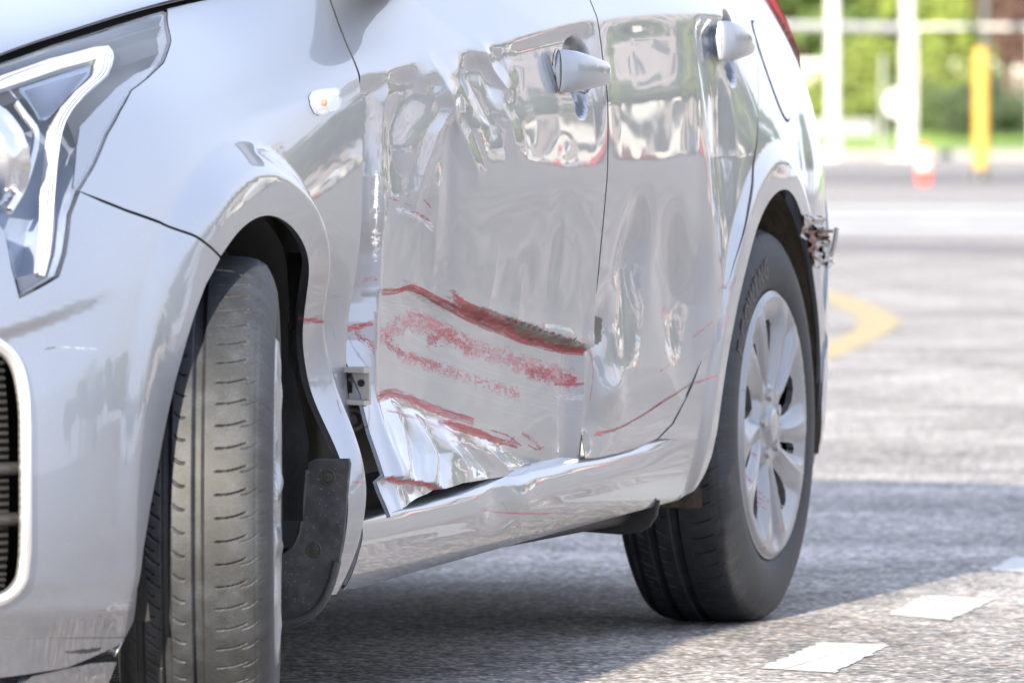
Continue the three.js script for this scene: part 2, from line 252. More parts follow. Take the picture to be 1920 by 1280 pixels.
function doorDent(s, y) {
  let w = 0; const c0 = creaseY(s), below = c0 - y;
  if (below > 0) {
    const ym = RIDGE(clamp(s, 1.06, 2.1)), base = interp([[1.05, 0.772], [1.6, 0.752], [2.12, 0.72]], s), on = sstep(0.0, 0.03, below) * sstep(1.05, 1.12, s) * sstep(0.28, 0.6, y);
    const k = y > ym ? 0.42 : 0.15, kb = y > base ? 0.42 : 0.10;
    w += on * clamp(kb * (y - base) ** 2 - k * (y - ym) ** 2, -0.012, 0.012) * 0.95;
    w += on * 0.004 * gauss(s - 1.775, 0.028) * sstep(ym + 0.012, ym - 0.03, y) * sstep(0.60, 0.74, y) * -1;
  }
  for (const [bs, by, a, su, sy] of BUMPS) { const ds = (s - bs) / su, dy = (y - by) / sy, q = ds * ds + dy * dy; if (q < 9) w += 0.9 * a * Math.exp(-q); }
  for (const [line, amp, wd] of CREASES) w += tent(line, amp, wd, s, y);
  // the whole lower half is pressed in, deepest above the gouge
  w -= 0.010 * sstep(0.74, 0.52, y) * sstep(1.06, 1.3, s) * sstep(2.12, 1.9, s);
  // leading edge curled in
  const es = interp(DOOR_EDGE, y), curl = interp([[0.24, 0.05], [0.38, 0.12], [0.43, 0.05], [0.465, 0.3], [0.50, 0.62], [0.55, 0.58], [0.6, 0.34], [0.66, 0.16], [0.74, 0.05], [0.8, 0]], y);
  w -= curl * Math.max(0, s - es) + 0.003 * gauss(s - es, 0.012) * sstep(0.8, 0.7, y) * -1;
  // gouge
  const gy = interp(GOUGE, s), t = gy - y;
  if (t > -0.03 && s < 2.08) {
    const deep = interp([[1.05, 0.012], [1.12, 0.022], [1.4, 0.021], [1.7, 0.012], [1.9, 0.005], [2.06, 0.002]], s);
    const jag = 0.003 * vnoise(s * 60, 1) + 0.005 * vnoise(s * 22, 4), tt = t + jag * sstep(1.75, 1.5, s);
    w -= deep * sstep(-0.002, 0.007, tt) * lerp(1, 0.86, sstep(0.02, 0.16, tt));
    w += 0.0015 * sstep(1.95, 1.6, s) * gauss(tt + 0.006, 0.012) * (tt < 0 ? 1 : 0.2);
  }
  // lower part kicks out and is crumpled
  const fy = interp(FOLD, clamp(s, 1.2, 2.1)), tf = fy - y;
  if (tf > -0.02 && y < 0.5) {
    const on = sstep(-0.008, 0.02, tf) * sstep(1.08, 1.35, s);
    w += on * 0.30 * Math.max(0, tf) * lerp(0.35, 1, sstep(1.15, 1.9, s));
    for (const [line, amp, wd] of PLEATS) { w += tent(line, amp * 1.2, wd, s, y); }
    const ry = interp(RIP, clamp(s, 1.78, 2.2)); if (s > 1.72) w -= 0.013 * sstep(0, 0.005, ry - y) * sstep(1.72, 1.8, s) * lerp(1, 0.3, sstep(0.01, 0.06, ry - y));
  }
  // vertical dings near the B pillar and soft vertical ribs under the skin
  w -= 0.006 * gauss(s - 1.10, 0.03) * gauss(y - 0.40, 0.12) + 0.0012 * Math.cos((s - 1.26) * 34) * gauss(s - 1.3, 0.12) * gauss(y - 0.6, 0.09);
  return w;
}
const frontDoorSkin = (s, y) => lay(s, y, skin0(s, y) + doorDent(s, y) + waves(s, y) * 1.3);

// rear door
const RIDGE2 = pchip(byS(L([[1142, 322], [1170, 335], [1200, 345], [1240, 333], [1290, 312], [1315, 318], [1328, 400], [1338, 520], [1352, 560], [1400, 560]])));
function rearDent(s, y) {
  let w = 0; const below = creaseY(s) - y;
  if (below > 0) {
    const ym = RIDGE2(clamp(s, 0.3, 1.04)), base = 0.74, on = sstep(0, 0.04, below) * sstep(1.05, 0.97, s);
    w += on * clamp((y > base ? 0.35 : 0.1) * (y - base) ** 2 - (y > ym ? 0.3 : 0.12) * (y - ym) ** 2, -0.014, 0.014);
  }
  const A = (x, py, a, su, sy) => { const [bs, by] = x; w += a * gauss(s - bs, su) * gauss(y - by, sy); };
  for (const [c, a, su, sy] of RB) A(c, 0, a, su, sy);
  w += 0.0032 * Math.sin((s - 0.40) * 30) * gauss(s - 0.40, 0.13) * sstep(0.38, 0.5, y) * sstep(0.9, 0.8, y);
  { // long dent low on the door: deepest along its upper edge, coming back out downwards
    const top = 0.545 + 0.030 * Math.sin((s - 0.62) * 9) + 0.03 * vnoise(s * 9, 2), on = sstep(1.04, 0.86, s) * sstep(0.36, 0.60, s), t = top - y;
    w -= on * 0.018 * sstep(-0.14, 0.0, t) * (t > 0 ? Math.max(0, 1 - t / 0.15) : 1) * (0.75 + 0.5 * gauss(s - 0.88, 0.07) - 0.35 * gauss(s - 0.76, 0.05) + 0.3 * gauss(s - 0.62, 0.06));
  }
  w -= 0.010 * gauss(s - 1.0, 0.05) * gauss(y - 0.50, 0.04) + 0.015 * gauss(s - 1.046, 0.06) * sstep(0.53, 0.47, y) * sstep(0.28, 0.36, y);
  return w * sstep(0.10, 0.42, s);
}
const RB = [[[1150, 735], 0.008, 0.05, 0.030], [[1275, 600], -0.004, 0.05, 0.05]].map(([p, a, su, sy]) => [pick(clean, ...p), a, su, sy]);
const rearDoorSkin = (s, y) => lay(s, y, skin0(s, y) + rearDent(s, y) + waves(s, y) * 1.2);
const quarterSkin = (s, y) => lay(s, y, skin0(s, y) + waves(s, y) * 0.8 + 0.0012 * Math.sin((s - 0.2) * 30) * gauss(s - 0.3, 0.1) * sstep(0.85, 0.7, y));
// sill: lower edge of the body, creased where the door was driven into it
const SILLHIT = pick(clean, 935, 950);
const sillProfile = pchip([[0.10, -0.04], [0.155, 0.022], [0.17, 0.037], [0.19, 0.050], [0.22, 0.0605], [0.245, 0.066], [0.262, 0.065], [0.274, 0.056], [0.284, 0.036], [0.296, 0.016], [0.36, 0.004], [0.46, 0.0]]);
function sillOff(s, y) { const r = sillProfile(y - 0.032 * sstep(2.15, 0.7, s)) + 0.014 * sstep(1.9, 0.6, s), k = sstep(0.95, 0.5, s) * sstep(0.17, 0.245, y); return lerp(r, skin0(s, y) - 0.0012, k) - 0.006 * gauss(s - SILLHIT[0], 0.06) * gauss(y - SILLHIT[1] - 0.01, 0.03) + 0.003 * gauss(s - SILLHIT[0] + 0.11, 0.06) * gauss(y - SILLHIT[1], 0.03); }
// ---------------------------------------------------------------- materials of the car
const PAINT = [0.345, 0.368, 0.412];
const PM = { roughness: 0.40, metalness: 0.95, clearcoat: 1, clearcoatRoughness: 0.035, side: THREE.DoubleSide };
const paint = new THREE.MeshPhysicalMaterial({ color: lin(...PAINT), ...PM });
const blackPlastic = std(lin(0.018, 0.018, 0.019), 0.55);
const rubberSeal = std(lin(0.008, 0.008, 0.009), 0.7);
const chrome = std(lin(0.75, 0.75, 0.76), 0.08, 1);
const steel = std(lin(0.42, 0.41, 0.39), 0.42, 0.85);
const primer = std(lin(0.22, 0.21, 0.19), 0.6);
const glass = new THREE.MeshPhysicalMaterial({ color: lin(0.97, 0.98, 1), roughness: 0.02, transmission: 1, thickness: 0, ior: 1.5, side: THREE.DoubleSide });
const darkGlass = new THREE.MeshPhysicalMaterial({ color: lin(0.03, 0.035, 0.035), roughness: 0.03, clearcoat: 1, clearcoatRoughness: 0.01 });
function speckle(base, amount, size, dust) { return dataTex(512, 512, (i, j) => { const n = pnoise(i / 8, j / 8, 64) * 0.5 + pnoise(i / 32, j / 32, 16) * 0.6, s = hash2(i >> size, (j >> size) + 77) > 1 - amount && pnoise(i / 4, j / 4, 128) > 0.05 ? 1 : 0; return base.map((b, k) => lerp(b * (1 + 0.5 * n), dust[k], s * 0.6 + clamp(n - 0.25) * 0.3)); }, true); }
const dustyPlastic = std(0xffffff, 0.62, 0, { map: speckle([72, 72, 74], 0.05, 1, [140, 136, 128]) });
dustyPlastic.map.repeat.set(2.2, 2.2);
const linerMat = std(0xffffff, 0.8, 0, { map: speckle([30, 30, 31], 0.012, 1, [86, 80, 72]) });
linerMat.map.repeat.set(3, 3);
const mudMat = std(0xffffff, 0.95, 0, { map: speckle([74, 66, 57], 0.05, 1, [112, 100, 86]) });
mudMat.map.repeat.set(4, 4);

// painted panels with scrapes: colour and (coat, roughness, metal) drawn in (s, y)
class Wear {
  constructor(s0, s1, y0, y1, res, skin) {
    Object.assign(this, { s0, s1, y0, y1, res, skin }); this.w = Math.round((s1 - s0) * res); this.h = Math.round((y1 - y0) * res);
    this.c = document.createElement('canvas'); this.p = document.createElement('canvas'); for (const c of [this.c, this.p]) { c.width = this.w; c.height = this.h; }
    this.g = this.c.getContext('2d'); this.q = this.p.getContext('2d');
    this.g.fillStyle = '#' + lin(...PAINT).getHexString(); this.g.fillRect(0, 0, this.w, this.h);
    this.base = `255,${Math.round(PM.roughness * 255)},${Math.round(PM.metalness * 255)}`; this.q.fillStyle = `rgb(${this.base})`; this.q.fillRect(0, 0, this.w, this.h);
    for (let k = 0; k < 9000; k++) { this.g.fillStyle = rnd() > 0.4 ? `rgba(226,226,224,${rr(0.03, 0.16)})` : `rgba(90,88,84,${rr(0.03, 0.12)})`; const r = rr(0.4, 1.5); this.g.fillRect(rnd() * this.w, rnd() * this.h, r * rr(1, 2), r); }
  }
  uv() { return (s, y) => [(s - this.s0) / (this.s1 - this.s0), (y - this.y0) / (this.y1 - this.y0)]; }
  at(px, py) { let p = pick(this.skin, px, py, pick(clean, px, py)); const v = this.skin(...p), e = project(-v.x, v.y, v.z); if (Math.hypot(e[0] - px, e[1] - py) > 6) p = pick(clean, px, py); return [(p[0] - this.s0) * this.res, (this.y1 - p[1]) * this.res]; }
  line(list) { const pts = list.map(([x, y]) => this.at(x, y)), c = new THREE.CatmullRomCurve3(pts.map((p) => V(p[0], p[1], 0)), false, 'centripetal'); return (t) => { const v = c.getPoint(clamp(t)); return [v.x, v.y]; }; }
  // broken strands along a line: rubbed-on paint
  rub(list, width, color, alpha, n, { props = [40, 150, 30], len = [0.03, 0.16], thick = [0.8, 2.4], taper = n < 45 } = {}) {
    const f = this.line(list), mm = this.res / 1400; // width in pixels of the photograph
    if (color[0] > 1.3 * color[1] && n >= 100) this.wash(f, width, color, mm);
    for (let k = 0; k < n * 1.4; k++) {
      const t0 = rnd(), dt = rr(...len), off = (rnd() + rnd() - 1) * width * 0.5 * mm, lw = rr(...thick) * 0.7 * mm, steps = 8, j = 1 + rr(-0.22, 0.22), [r, gg, b] = color.map((v) => Math.round(clamp(v * j, 0, 255)));
      const draw = (ctx, style) => { ctx.strokeStyle = style; ctx.lineWidth = lw; ctx.lineCap = 'round'; ctx.beginPath(); for (let i = 0; i <= steps; i++) { const t = t0 + dt * (i / steps - 0.5), [x, y] = f(t), w = taper ? Math.pow(Math.sin(Math.PI * clamp(t, 0.02, 0.98)), 0.45) : 1; i ? ctx.lineTo(x, y + off * w) : ctx.moveTo(x, y + off * w); } ctx.stroke(); };
      draw(this.g, `rgba(${r},${gg},${b},${alpha * rr(0.5, 1)})`); draw(this.q, `rgba(${props.join(',')},${alpha * 0.9})`);
    }
    if (color[0] > 1.3 * color[1] && n > 50) for (let k = 0; k < n * 0.35; k++) { // scored through again
      const t0 = rnd(), dt = rr(0.02, 0.12), o = (rnd() + rnd() - 1) * width * 0.62 * mm, a = rr(0.35, 0.95), lw = rr(0.3, 0.9) * mm;
      for (const [ctx, st] of [[this.g, `rgba(${rnd() > 0.3 ? '168,170,176' : '120,112,108'},${a})`], [this.q, `rgba(120,120,170,${a})`]]) { ctx.strokeStyle = st; ctx.lineWidth = lw; ctx.beginPath(); for (let i = 0; i <= 5; i++) { const [x, y] = f(t0 + dt * (i / 5 - 0.5)); i ? ctx.lineTo(x, y + o) : ctx.moveTo(x, y + o); } ctx.stroke(); }
    }
  }
  wash(f, width, color, mm) { for (let k = 0; k < 70; k++) { const t = rnd(), o = (rnd() + rnd() - 1) * width * 0.4 * mm, r = width * rr(0.10, 0.24) * mm, [x, y] = f(t); for (const [c, st] of [[this.g, `rgba(${color.join(',')},${rr(0.06, 0.2)})`], [this.q, 'rgba(70,150,40,0.12)']]) { c.fillStyle = st; c.beginPath(); c.ellipse(x, y + o, r * rr(2, 6), r, rr(-0.15, 0.15), 0, 7); c.fill(); } } }
  grain(list, width, color, n, alpha = 0.8, props = [60, 150, 30]) { // flecks where the paint only caught the high spots
    const f = this.line(list), mm = this.res / 1400;
    for (let k = 0; k < n * 2.5; k++) {
      const [x, y] = f(rnd()), o = (rnd() + rnd() - 1) * width * 0.5 * mm, [x2, y2] = f(rnd()); const px = x, py = y + o; if (vnoise(px / 26, py / 9) < -0.12) continue;
      const j = 1 + rr(-0.2, 0.2); this.g.fillStyle = `rgba(${color.map((v) => Math.round(v * j)).join(',')},${alpha * rr(0.4, 1)})`; this.q.fillStyle = `rgba(${props.join(',')},${alpha * 0.8})`;
      const w = rr(1, 6) * mm, h = rr(0.4, 1.2) * mm; for (const c of [this.g, this.q]) { c.beginPath(); c.ellipse(px, py, w, h, -0.12, 0, 7); c.fill(); }
    }
  }
  blot(list, color, alpha, props = [40, 150, 20], rough = 5) {
    const pts = list.map(([x, y]) => this.at(x, y)), go = (c, style) => { c.fillStyle = style; c.beginPath(); const n = pts.length; for (let i = 0; i < n; i++) { const a = pts[i], b = pts[(i + 1) % n]; for (let k = 0; k < 10; k++) { const x = lerp(a[0], b[0], k / 10) + 2 * rough * vnoise(i * 3 + k * 0.9, 7 + color[0]), y = lerp(a[1], b[1], k / 10) + rough * vnoise(k * 0.8 + i * 5, 3 + color[1]); i || k ? c.lineTo(x, y) : c.moveTo(x, y); } } c.closePath(); c.fill(); };
    go(this.g, `rgba(${color.join(',')},${alpha})`); go(this.q, `rgba(${props.join(',')},${alpha})`);
  }
  scatter(n, color, alpha, size, keep = () => true) { for (let k = 0; k < n; k++) { const x = rnd() * this.w, y = rnd() * this.h; if (!keep(x / this.w, y / this.h)) continue; const r = rr(...size) * this.res / 1400; this.g.fillStyle = `rgba(${color.join(',')},${alpha * rr(0.3, 1)})`; this.q.fillStyle = `rgba(60,170,30,${alpha * 0.7})`; for (const c of [this.g, this.q]) { c.beginPath(); c.ellipse(x, y, r * rr(1, 1.8), r, rr(0, 3), 0, 7); c.fill(); } } }
  material() {
    const a = new THREE.CanvasTexture(this.c), b = new THREE.CanvasTexture(this.p); a.colorSpace = THREE.SRGBColorSpace; for (const t of [a, b]) t.wrapS = t.wrapT = THREE.ClampToEdgeWrapping;
    return new THREE.MeshPhysicalMaterial({ color: 0xffffff, map: a, ...PM, roughness: 1, metalness: 1, roughnessMap: b, metalnessMap: b, clearcoatMap: b });
  }
}
const RED = [146, 42, 50], DARKRED = [112, 30, 36], PINK = [176, 92, 100], BARE = [112, 104, 97], DARK = [58, 54, 52], PALE = [214, 215, 220];

// ---------------------------------------------------------------- the car
const CARPOS = V(-1.25, 0, MIDW);
const car = thing('damaged_car', 'silver saloon car with a crumpled front door smeared with red paint', 'car', CARPOS.toArray());
const put = (name, geo, mat, parent = car) => { const g = Array.isArray(geo) ? geo : [geo]; for (const k of g) k.translate(-CARPOS.x, -CARPOS.y, -CARPOS.z); return mesh(name, Array.isArray(geo) ? geo : geo, mat, parent); };
const off = (map, d) => (s, y) => { const v = map(s, y), n = frameOf(map, s, y, 1e-3); return v.addScaledVector(n, d); };
const arc = (A, R, a0, a1, n = 40) => Array.from({ length: n + 1 }, (_, i) => { const a = lerp(a0, a1, i / n); return [A.u + R * Math.cos(a), A.y + R * Math.sin(a)]; });
const seamY = pchip([[2.0, 0.99], [2.43, 0.947], [2.75, 0.907], [3.02, 0.868], [3.3, 0.81], [3.6, 0.785], [3.99, 0.775]]);

// --- front door
const handleAt = (map, px, py) => pick(map, px, py);
const H1 = pick(clean, 1083, 128), H2 = pick(clean, 1368, 72);
const cup = (s, y, [hs, hy]) => { const a = (s - hs + 0.022) / 0.066, b = (y - hy - 0.004) / 0.040, c = (s - hs + 0.010) / 0.034, d = (y - hy + 0.036) / 0.034; return -0.020 * Math.max(sstep(1.12, 0.72, Math.hypot(a, b)), sstep(1.15, 0.7, Math.hypot(c, d)) * 0.85); };
const fDoor = (s, y) => lay(s, y, skin0(s, y) + doorDent(s, y) + waves(s, y) * 1.3 + cup(s, y, H1));
const rDoor = (s, y) => lay(s, y, skin0(s, y) + rearDent(s, y) + waves(s, y) * 1.2 + cup(s, y, H2));
{
  const wr = new Wear(1.04, 2.14, 0.2, 1.05, 1780, frontDoorSkin);
  wr.scatter(300, [150, 148, 146], 0.35, [0.4, 1.0], (x, y) => y > 0.55);
  // rubbed, dulled zone of the lower half
  wr.rub([[715, 600], [800, 640], [900, 680], [1000, 710], [1090, 730]], 190, [176, 176, 180], 0.22, 500, { props: [200, 110, 120], thick: [0.5, 1.5], len: [0.05, 0.3] });
  // gouge: bare metal and dark red
  wr.blot([[835, 556], [900, 574], [950, 592], [1000, 610], [1050, 628], [1097, 645], [1097, 658], [1040, 655], [980, 640], [930, 620], [880, 590]], BARE, 0.95, [20, 120, 130], 6);
  wr.rub([[850, 565], [950, 600], [1030, 630], [1095, 650]], 26, [134, 124, 114], 0.6, 90, { props: [10, 150, 150], thick: [0.6, 2] });
  wr.blot([[800, 548], [838, 568], [880, 596], [930, 618], [985, 638], [1040, 654], [1094, 660], [1094, 655], [1040, 646], [985, 628], [940, 604], [900, 584], [868, 560], [852, 551], [862, 572], [880, 590]], RED, 0.9, [40, 140, 20], 7);
  wr.rub([[716, 547], [745, 545], [770, 538], [800, 550], [840, 573], [880, 598], [930, 619], [985, 640], [1040, 654], [1094, 660]], 14, RED, 0.85, 260, { thick: [0.7, 3] });
  wr.rub([[848, 550], [870, 572], [900, 590], [940, 610]], 22, RED, 0.8, 120, {});
  wr.rub([[870, 590], [930, 615], [1000, 640], [1060, 652]], 12, DARKRED, 0.7, 80, {});
  wr.rub([[755, 526], [775, 532], [790, 540]], 10, PINK, 0.5, 30, {});
  // middle band
  wr.grain([[712, 630], [770, 602], [830, 622], [880, 652], [950, 672], [1000, 692], [1078, 712]], 50, [164, 66, 75], 2400, 0.6);
  wr.rub([[712, 630], [770, 600], [830, 620], [880, 650], [950, 668], [1000, 688], [1078, 708]], 44, PINK, 0.35, 300, { thick: [0.5, 1.8], len: [0.02, 0.08] });
  wr.grain([[800, 640], [845, 630], [885, 655]], 40, RED, 420, 0.6); wr.rub([[800, 640], [845, 628], [880, 655]], 34, RED, 0.4, 70, { thick: [0.4, 1.4], len: [0.06, 0.2] });
  wr.rub([[765, 586], [800, 596], [835, 612]], 8, PINK, 0.7, 60, {});
  wr.grain([[722, 634], [738, 650], [758, 668]], 30, RED, 260, 0.65); wr.rub([[722, 636], [738, 652], [756, 668]], 26, RED, 0.45, 60, { thick: [0.4, 1.5], len: [0.1, 0.3] });
  wr.grain([[752, 668], [800, 682], [860, 702], [930, 726], [975, 742]], 30, [164, 66, 75], 1000, 0.6);
  wr.rub([[765, 662], [800, 678], [830, 690]], 16, RED, 0.5, 90, {});
  wr.grain([[985, 696], [1030, 704], [1085, 714]], 38, RED, 420, 0.6); wr.rub([[985, 700], [1030, 706], [1080, 714]], 34, RED, 0.4, 90, { thick: [0.5, 1.6], len: [0.06, 0.25] });
  wr.rub([[1040, 720], [1070, 721], [1100, 719]], 7, RED, 0.8, 50, {});
  wr.rub([[968, 722], [972, 735], [974, 745]], 14, PINK, 0.6, 40, {});
  wr.rub([[1040, 740], [1070, 745], [1100, 748]], 24, PALE, 0.5, 90, { thick: [0.4, 1.3] });
  wr.rub([[1094, 735], [1100, 745], [1102, 757]], 8, RED, 0.7, 24, {});
  // lower streak
  wr.rub([[706, 748], [735, 737], [779, 752], [823, 769], [888, 790]], 20, RED, 0.55, 280, { thick: [0.6, 2.4] });
  wr.grain([[730, 742], [779, 758], [823, 774], [888, 794]], 20, PINK, 500, 0.6);
  wr.blot([[820, 788], [855, 793], [890, 800], [915, 812], [935, 826], [950, 835], [915, 826], [880, 814], [850, 805]], RED, 0.85, [40, 130, 20], 6);
  wr.rub([[820, 790], [870, 802], [920, 820], [970, 836]], 16, RED, 0.7, 120, {});
  wr.rub([[920, 806], [950, 816], [978, 836]], 6, RED, 0.8, 40, {}); wr.rub([[978, 812], [1000, 826], [1014, 842]], 12, RED, 0.6, 60, {}); wr.rub([[990, 834], [1006, 842], [1020, 838]], 6, RED, 0.7, 40, {});
  wr.rub([[930, 836], [955, 828], [965, 818]], 4, RED, 0.8, 24, {});
  wr.rub([[725, 770], [790, 786], [850, 810], [890, 822]], 8, PINK, 0.4, 70, {});
  wr.rub([[840, 826], [870, 832], [890, 842]], 6, PINK, 0.5, 30, {});
  wr.rub([[694, 893], [730, 900], [790, 906], [826, 919]], 9, [186, 76, 84], 0.8, 130, { thick: [0.8, 2.6] });
  // curled leading edge
  wr.rub([[650, 617], [672, 612], [700, 606]], 14, [178, 50, 54], 0.75, 90, { thick: [0.8, 2.6] }); wr.rub([[665, 622], [685, 640], [702, 652]], 26, RED, 0.6, 70, { thick: [0.8, 2.4] });
  wr.rub([[655, 630], [668, 660], [690, 690]], 14, [110, 112, 120], 0.6, 60, { thick: [0.4, 1.2] });
  wr.rub([[680, 526], [695, 522], [708, 524]], 16, PINK, 0.5, 36, {});
  wr.rub([[688, 745], [692, 770], [690, 800]], 8, [150, 80, 86], 0.5, 40, {});
  // white scrapes by the fold, and thin ones above
  wr.grain([[706, 335], [704, 380], [703, 430], [706, 480]], 60, [236, 237, 240], 150, 0.5); wr.rub([[708, 335], [706, 380], [704, 430], [707, 480]], 30, [236, 237, 240], 0.4, 60, { thick: [0.4, 1.3], len: [0.02, 0.07], props: [60, 170, 20] });
  for (let k = 0; k < 16; k++) { const y = rr(340, 490); wr.rub([[692 + rr(0, 10), y + rr(2, 12)], [714, y - rr(0, 10)]], 3, [236, 237, 240], 0.5, 3, { thick: [0.3, 1.0], len: [0.2, 0.6], props: [60, 170, 20] }); }
  wr.rub([[728, 371], [750, 378], [772, 386]], 3, RED, 0.6, 14, {}); wr.rub([[770, 396], [788, 404], [806, 414]], 8, RED, 0.7, 40, {}); wr.rub([[794, 374], [800, 380], [808, 390]], 6, RED, 0.7, 24, {}); wr.rub([[742, 392], [775, 402], [812, 428]], 14, [226, 226, 232], 0.6, 60, { props: [120, 120, 60] });
  wr.rub([[712, 560], [800, 570], [850, 590]], 50, [150, 148, 146], 0.4, 120, { thick: [0.5, 1.6], props: [80, 130, 100] });
  const front = [[2.118, 1.03], [2.118, 0.3]], bottom = picks(frontDoorSkin, [[708, 972], [735, 960], [770, 941], [815, 918], [870, 905], [950, 893], [1040, 882], [1080, 871]], [1.8, 0.32]);
  bottom[0][0] = 2.118;
  const poly = [[1.0526, 1.03], ...front, ...bottom, [1.0526, bottom[bottom.length - 1][1] + 0.004]];
  const door = put('front_door', panel(poly, fDoor, { cell: [0.006, 0.0042], hem: 0.006, uv: wr.uv() }), wr.material());
  door.userData.label = 'crumpled front door scraped with red paint';
  handle(door, fDoor, H1, 'door_handle');
  // torn scraps of metal standing along the gouge
  for (let k = 0; k < 12; k++) { const s = 1.12 + k * 0.03 + rr(-0.006, 0.006), y = interp(GOUGE, s), v = frontDoorSkin(s, y + 0.004), a = rr(0.002, 0.006); const g = new THREE.ConeGeometry(rr(0.002, 0.004), a * 2, 4).scale(1.8, 1, 0.4).rotateX(rr(0.4, 1.3)).rotateZ(rr(-0.8, 0.8)).translate(v.x, v.y + 0.001, v.z + 0.0025); put('torn_metal', g, k % 2 ? std(lin(0.10, 0.09, 0.085), 0.5, 0.5) : std(lin(0.2, 0.05, 0.05), 0.6), door); }
}
function handle(door, map, [hs, hy], name) {
  const st = [[0, 0.104, -0.002, 0.027, 0.003], [0.04, 0.099, 0.005, 0.0305, 0.0065], [0.2, 0.075, 0.016, 0.0295, 0.011], [0.45, 0.02, 0.024, 0.0235, 0.0115], [0.7, -0.035, 0.026, 0.0185, 0.0105], [0.9, -0.072, 0.021, 0.015, 0.0095], [0.98, -0.088, 0.013, 0.011, 0.009], [1, -0.092, 0.004, 0.006, 0.006]];
  const col = (k) => pchip(st.map((r) => [r[0], r[k]])), fs = col(1), fo = col(2), fh = col(3), fw = col(4);
  const g = grid(48, 32, (a, t) => {
    const e = t * 2 * Math.PI, c = Math.cos(e), s2 = Math.sin(e), sg = (x, p) => Math.sign(x) * Math.pow(Math.abs(x), p), k = a === 0 ? 0.02 : 1, base = lay(hs + fs(a), hy, skin0(hs + fs(a), hy));
    return V(base.x, base.y - 0.004 + sg(s2, 0.75) * fh(a) * k - 0.004 * a, base.z + fo(a) + sg(c, 0.8) * fw(a) * k);
  });
  const h = put(name, g, paint, door);
  const seal = grid(3, 32, (a, t) => { const e = t * 2 * Math.PI, q = 0.1035 + 0.004 * a, base = lay(hs + q, hy, skin0(hs + q, hy)), k = 1.07; return V(base.x, base.y - 0.004 + Math.sign(Math.sin(e)) * Math.pow(Math.abs(Math.sin(e)), 0.75) * 0.0295 * k, base.z + 0.001 + Math.cos(e) * 0.006 * k); });
  put('handle_seal', seal, rubberSeal, h);
  const v = map(hs - 0.005, hy + 0.03); return h;
}
// --- rear door
{
  const wr = new Wear(0.0, 1.06, 0.2, 1.05, 1500, rearDoorSkin);
  wr.scatter(160, [150, 148, 146], 0.3, [0.4, 1.0], (x, y) => y > 0.5);
  wr.rub([[1118, 812], [1150, 806], [1180, 792], [1212, 774], [1250, 748], [1300, 718]], 6, DARKRED, 0.8, 150, { thick: [0.7, 2] });
  wr.rub([[1112, 815], [1135, 810], [1160, 803]], 12, RED, 0.6, 60, {});
  wr.rub([[1236, 697], [1246, 690], [1256, 682]], 4, RED, 0.7, 16, {}); wr.rub([[1300, 632], [1325, 612], [1338, 600]], 8, RED, 0.6, 30, {}); wr.rub([[1345, 545], [1362, 536], [1376, 525]], 16, [150, 90, 92], 0.6, 50, {});
  wr.rub([[1120, 800], [1180, 815], [1260, 790]], 60, [190, 188, 186], 0.3, 160, { thick: [0.4, 1.1], props: [220, 110, 150], len: [0.05, 0.3] });
  wr.blot([[1108, 580], [1118, 592], [1130, 598], [1128, 640], [1112, 650], [1104, 640]], [96, 88, 80], 0.9, [20, 150, 100], 4); wr.rub([[1104, 650], [1112, 690], [1106, 750]], 10, RED, 0.6, 40, {});
  const under = [[1094, 860], [1120, 858], [1160, 849], [1200, 837], [1235, 821], [1262, 794], [1283, 754], [1300, 719], [1320, 660], [1342, 598], [1360, 544], [1378, 488], [1393, 438], [1404, 388], [1412, 340], [1418, 280], [1421, 210], [1421, 140], [1417, 60]];
  const b = under.map((p) => pick(clean, ...p, [0.6, 0.5])); b[0][0] = 1.0474;
  const poly = [[1.0474, 1.03], ...b, [b[b.length - 1][0], 1.03]];
  const door = put('rear_door', panel(poly, rDoor, { cell: [0.006, 0.005], hem: 0.014, uv: wr.uv() }), wr.material());
  door.userData.label = 'rear door buckled along its front and lower part';
  handle(door, rDoor, H2, 'door_handle');
  // --- rear quarter, behind that seam, round the wheel
  const seam = b.slice(4).map(([s, y]) => [s - 0.0025, y - 0.0008]);
  const lip = arc(AR, AR.R, Math.PI * 1.02 - Math.PI + Math.asin(-0.06), Math.PI - 0.12, 60).map(([s, y]) => [s, y]);
  const q = [[seam[seam.length - 1][0], 1.03], ...seam.slice().reverse(), [0.47, 0.305], [0.373, 0.305], ...arc(AR, AR.R, -0.01, Math.PI - 0.14, 70), [-0.40, 0.39], [-0.55, 0.60], [-0.72, 0.72], [-0.76, 0.78], [-0.64, 0.86], [-0.6, 1.03]];
  const wq = new Wear(-0.8, 0.6, 0.2, 1.05, 900, quarterSkin); wq.rub([[1302, 718], [1325, 710], [1345, 704]], 6, RED, 0.6, 40, {}); wq.rub([[1352, 620], [1360, 600], [1362, 590]], 14, PINK, 0.6, 50, {}); wq.rub([[1368, 545], [1376, 530], [1380, 520]], 18, [150, 80, 82], 0.6, 50, {}); wq.rub([[1502, 440], [1518, 446], [1528, 452]], 26, [140, 70, 55], 0.7, 120, {}); wq.scatter(60, [150, 148, 146], 0.3, [0.4, 1]);
  const quarter = put('rear_quarter_panel', panel(q, quarterSkin, { cell: [0.009, 0.008], hem: 0.006, uv: wq.uv() }), wq.material());
  const [fs, fy] = pick(clean, 1449, 133), ell = (r) => Array.from({ length: 48 }, (_, i) => [fs + r * Math.cos(i / 24 * Math.PI), fy + r * Math.sin(i / 24 * Math.PI)]);
  const fl = put('fuel_flap', panel(ell(0.078), off(quarterSkin, 0.0016), { cell: [0.01, 0.01], hem: 0.003 }), paint, quarter);
  put('flap_gap', panel(ell(0.0822), off(quarterSkin, 0.0007), { cell: [0.01, 0.01], hem: 0 }), rubberSeal, fl);
}
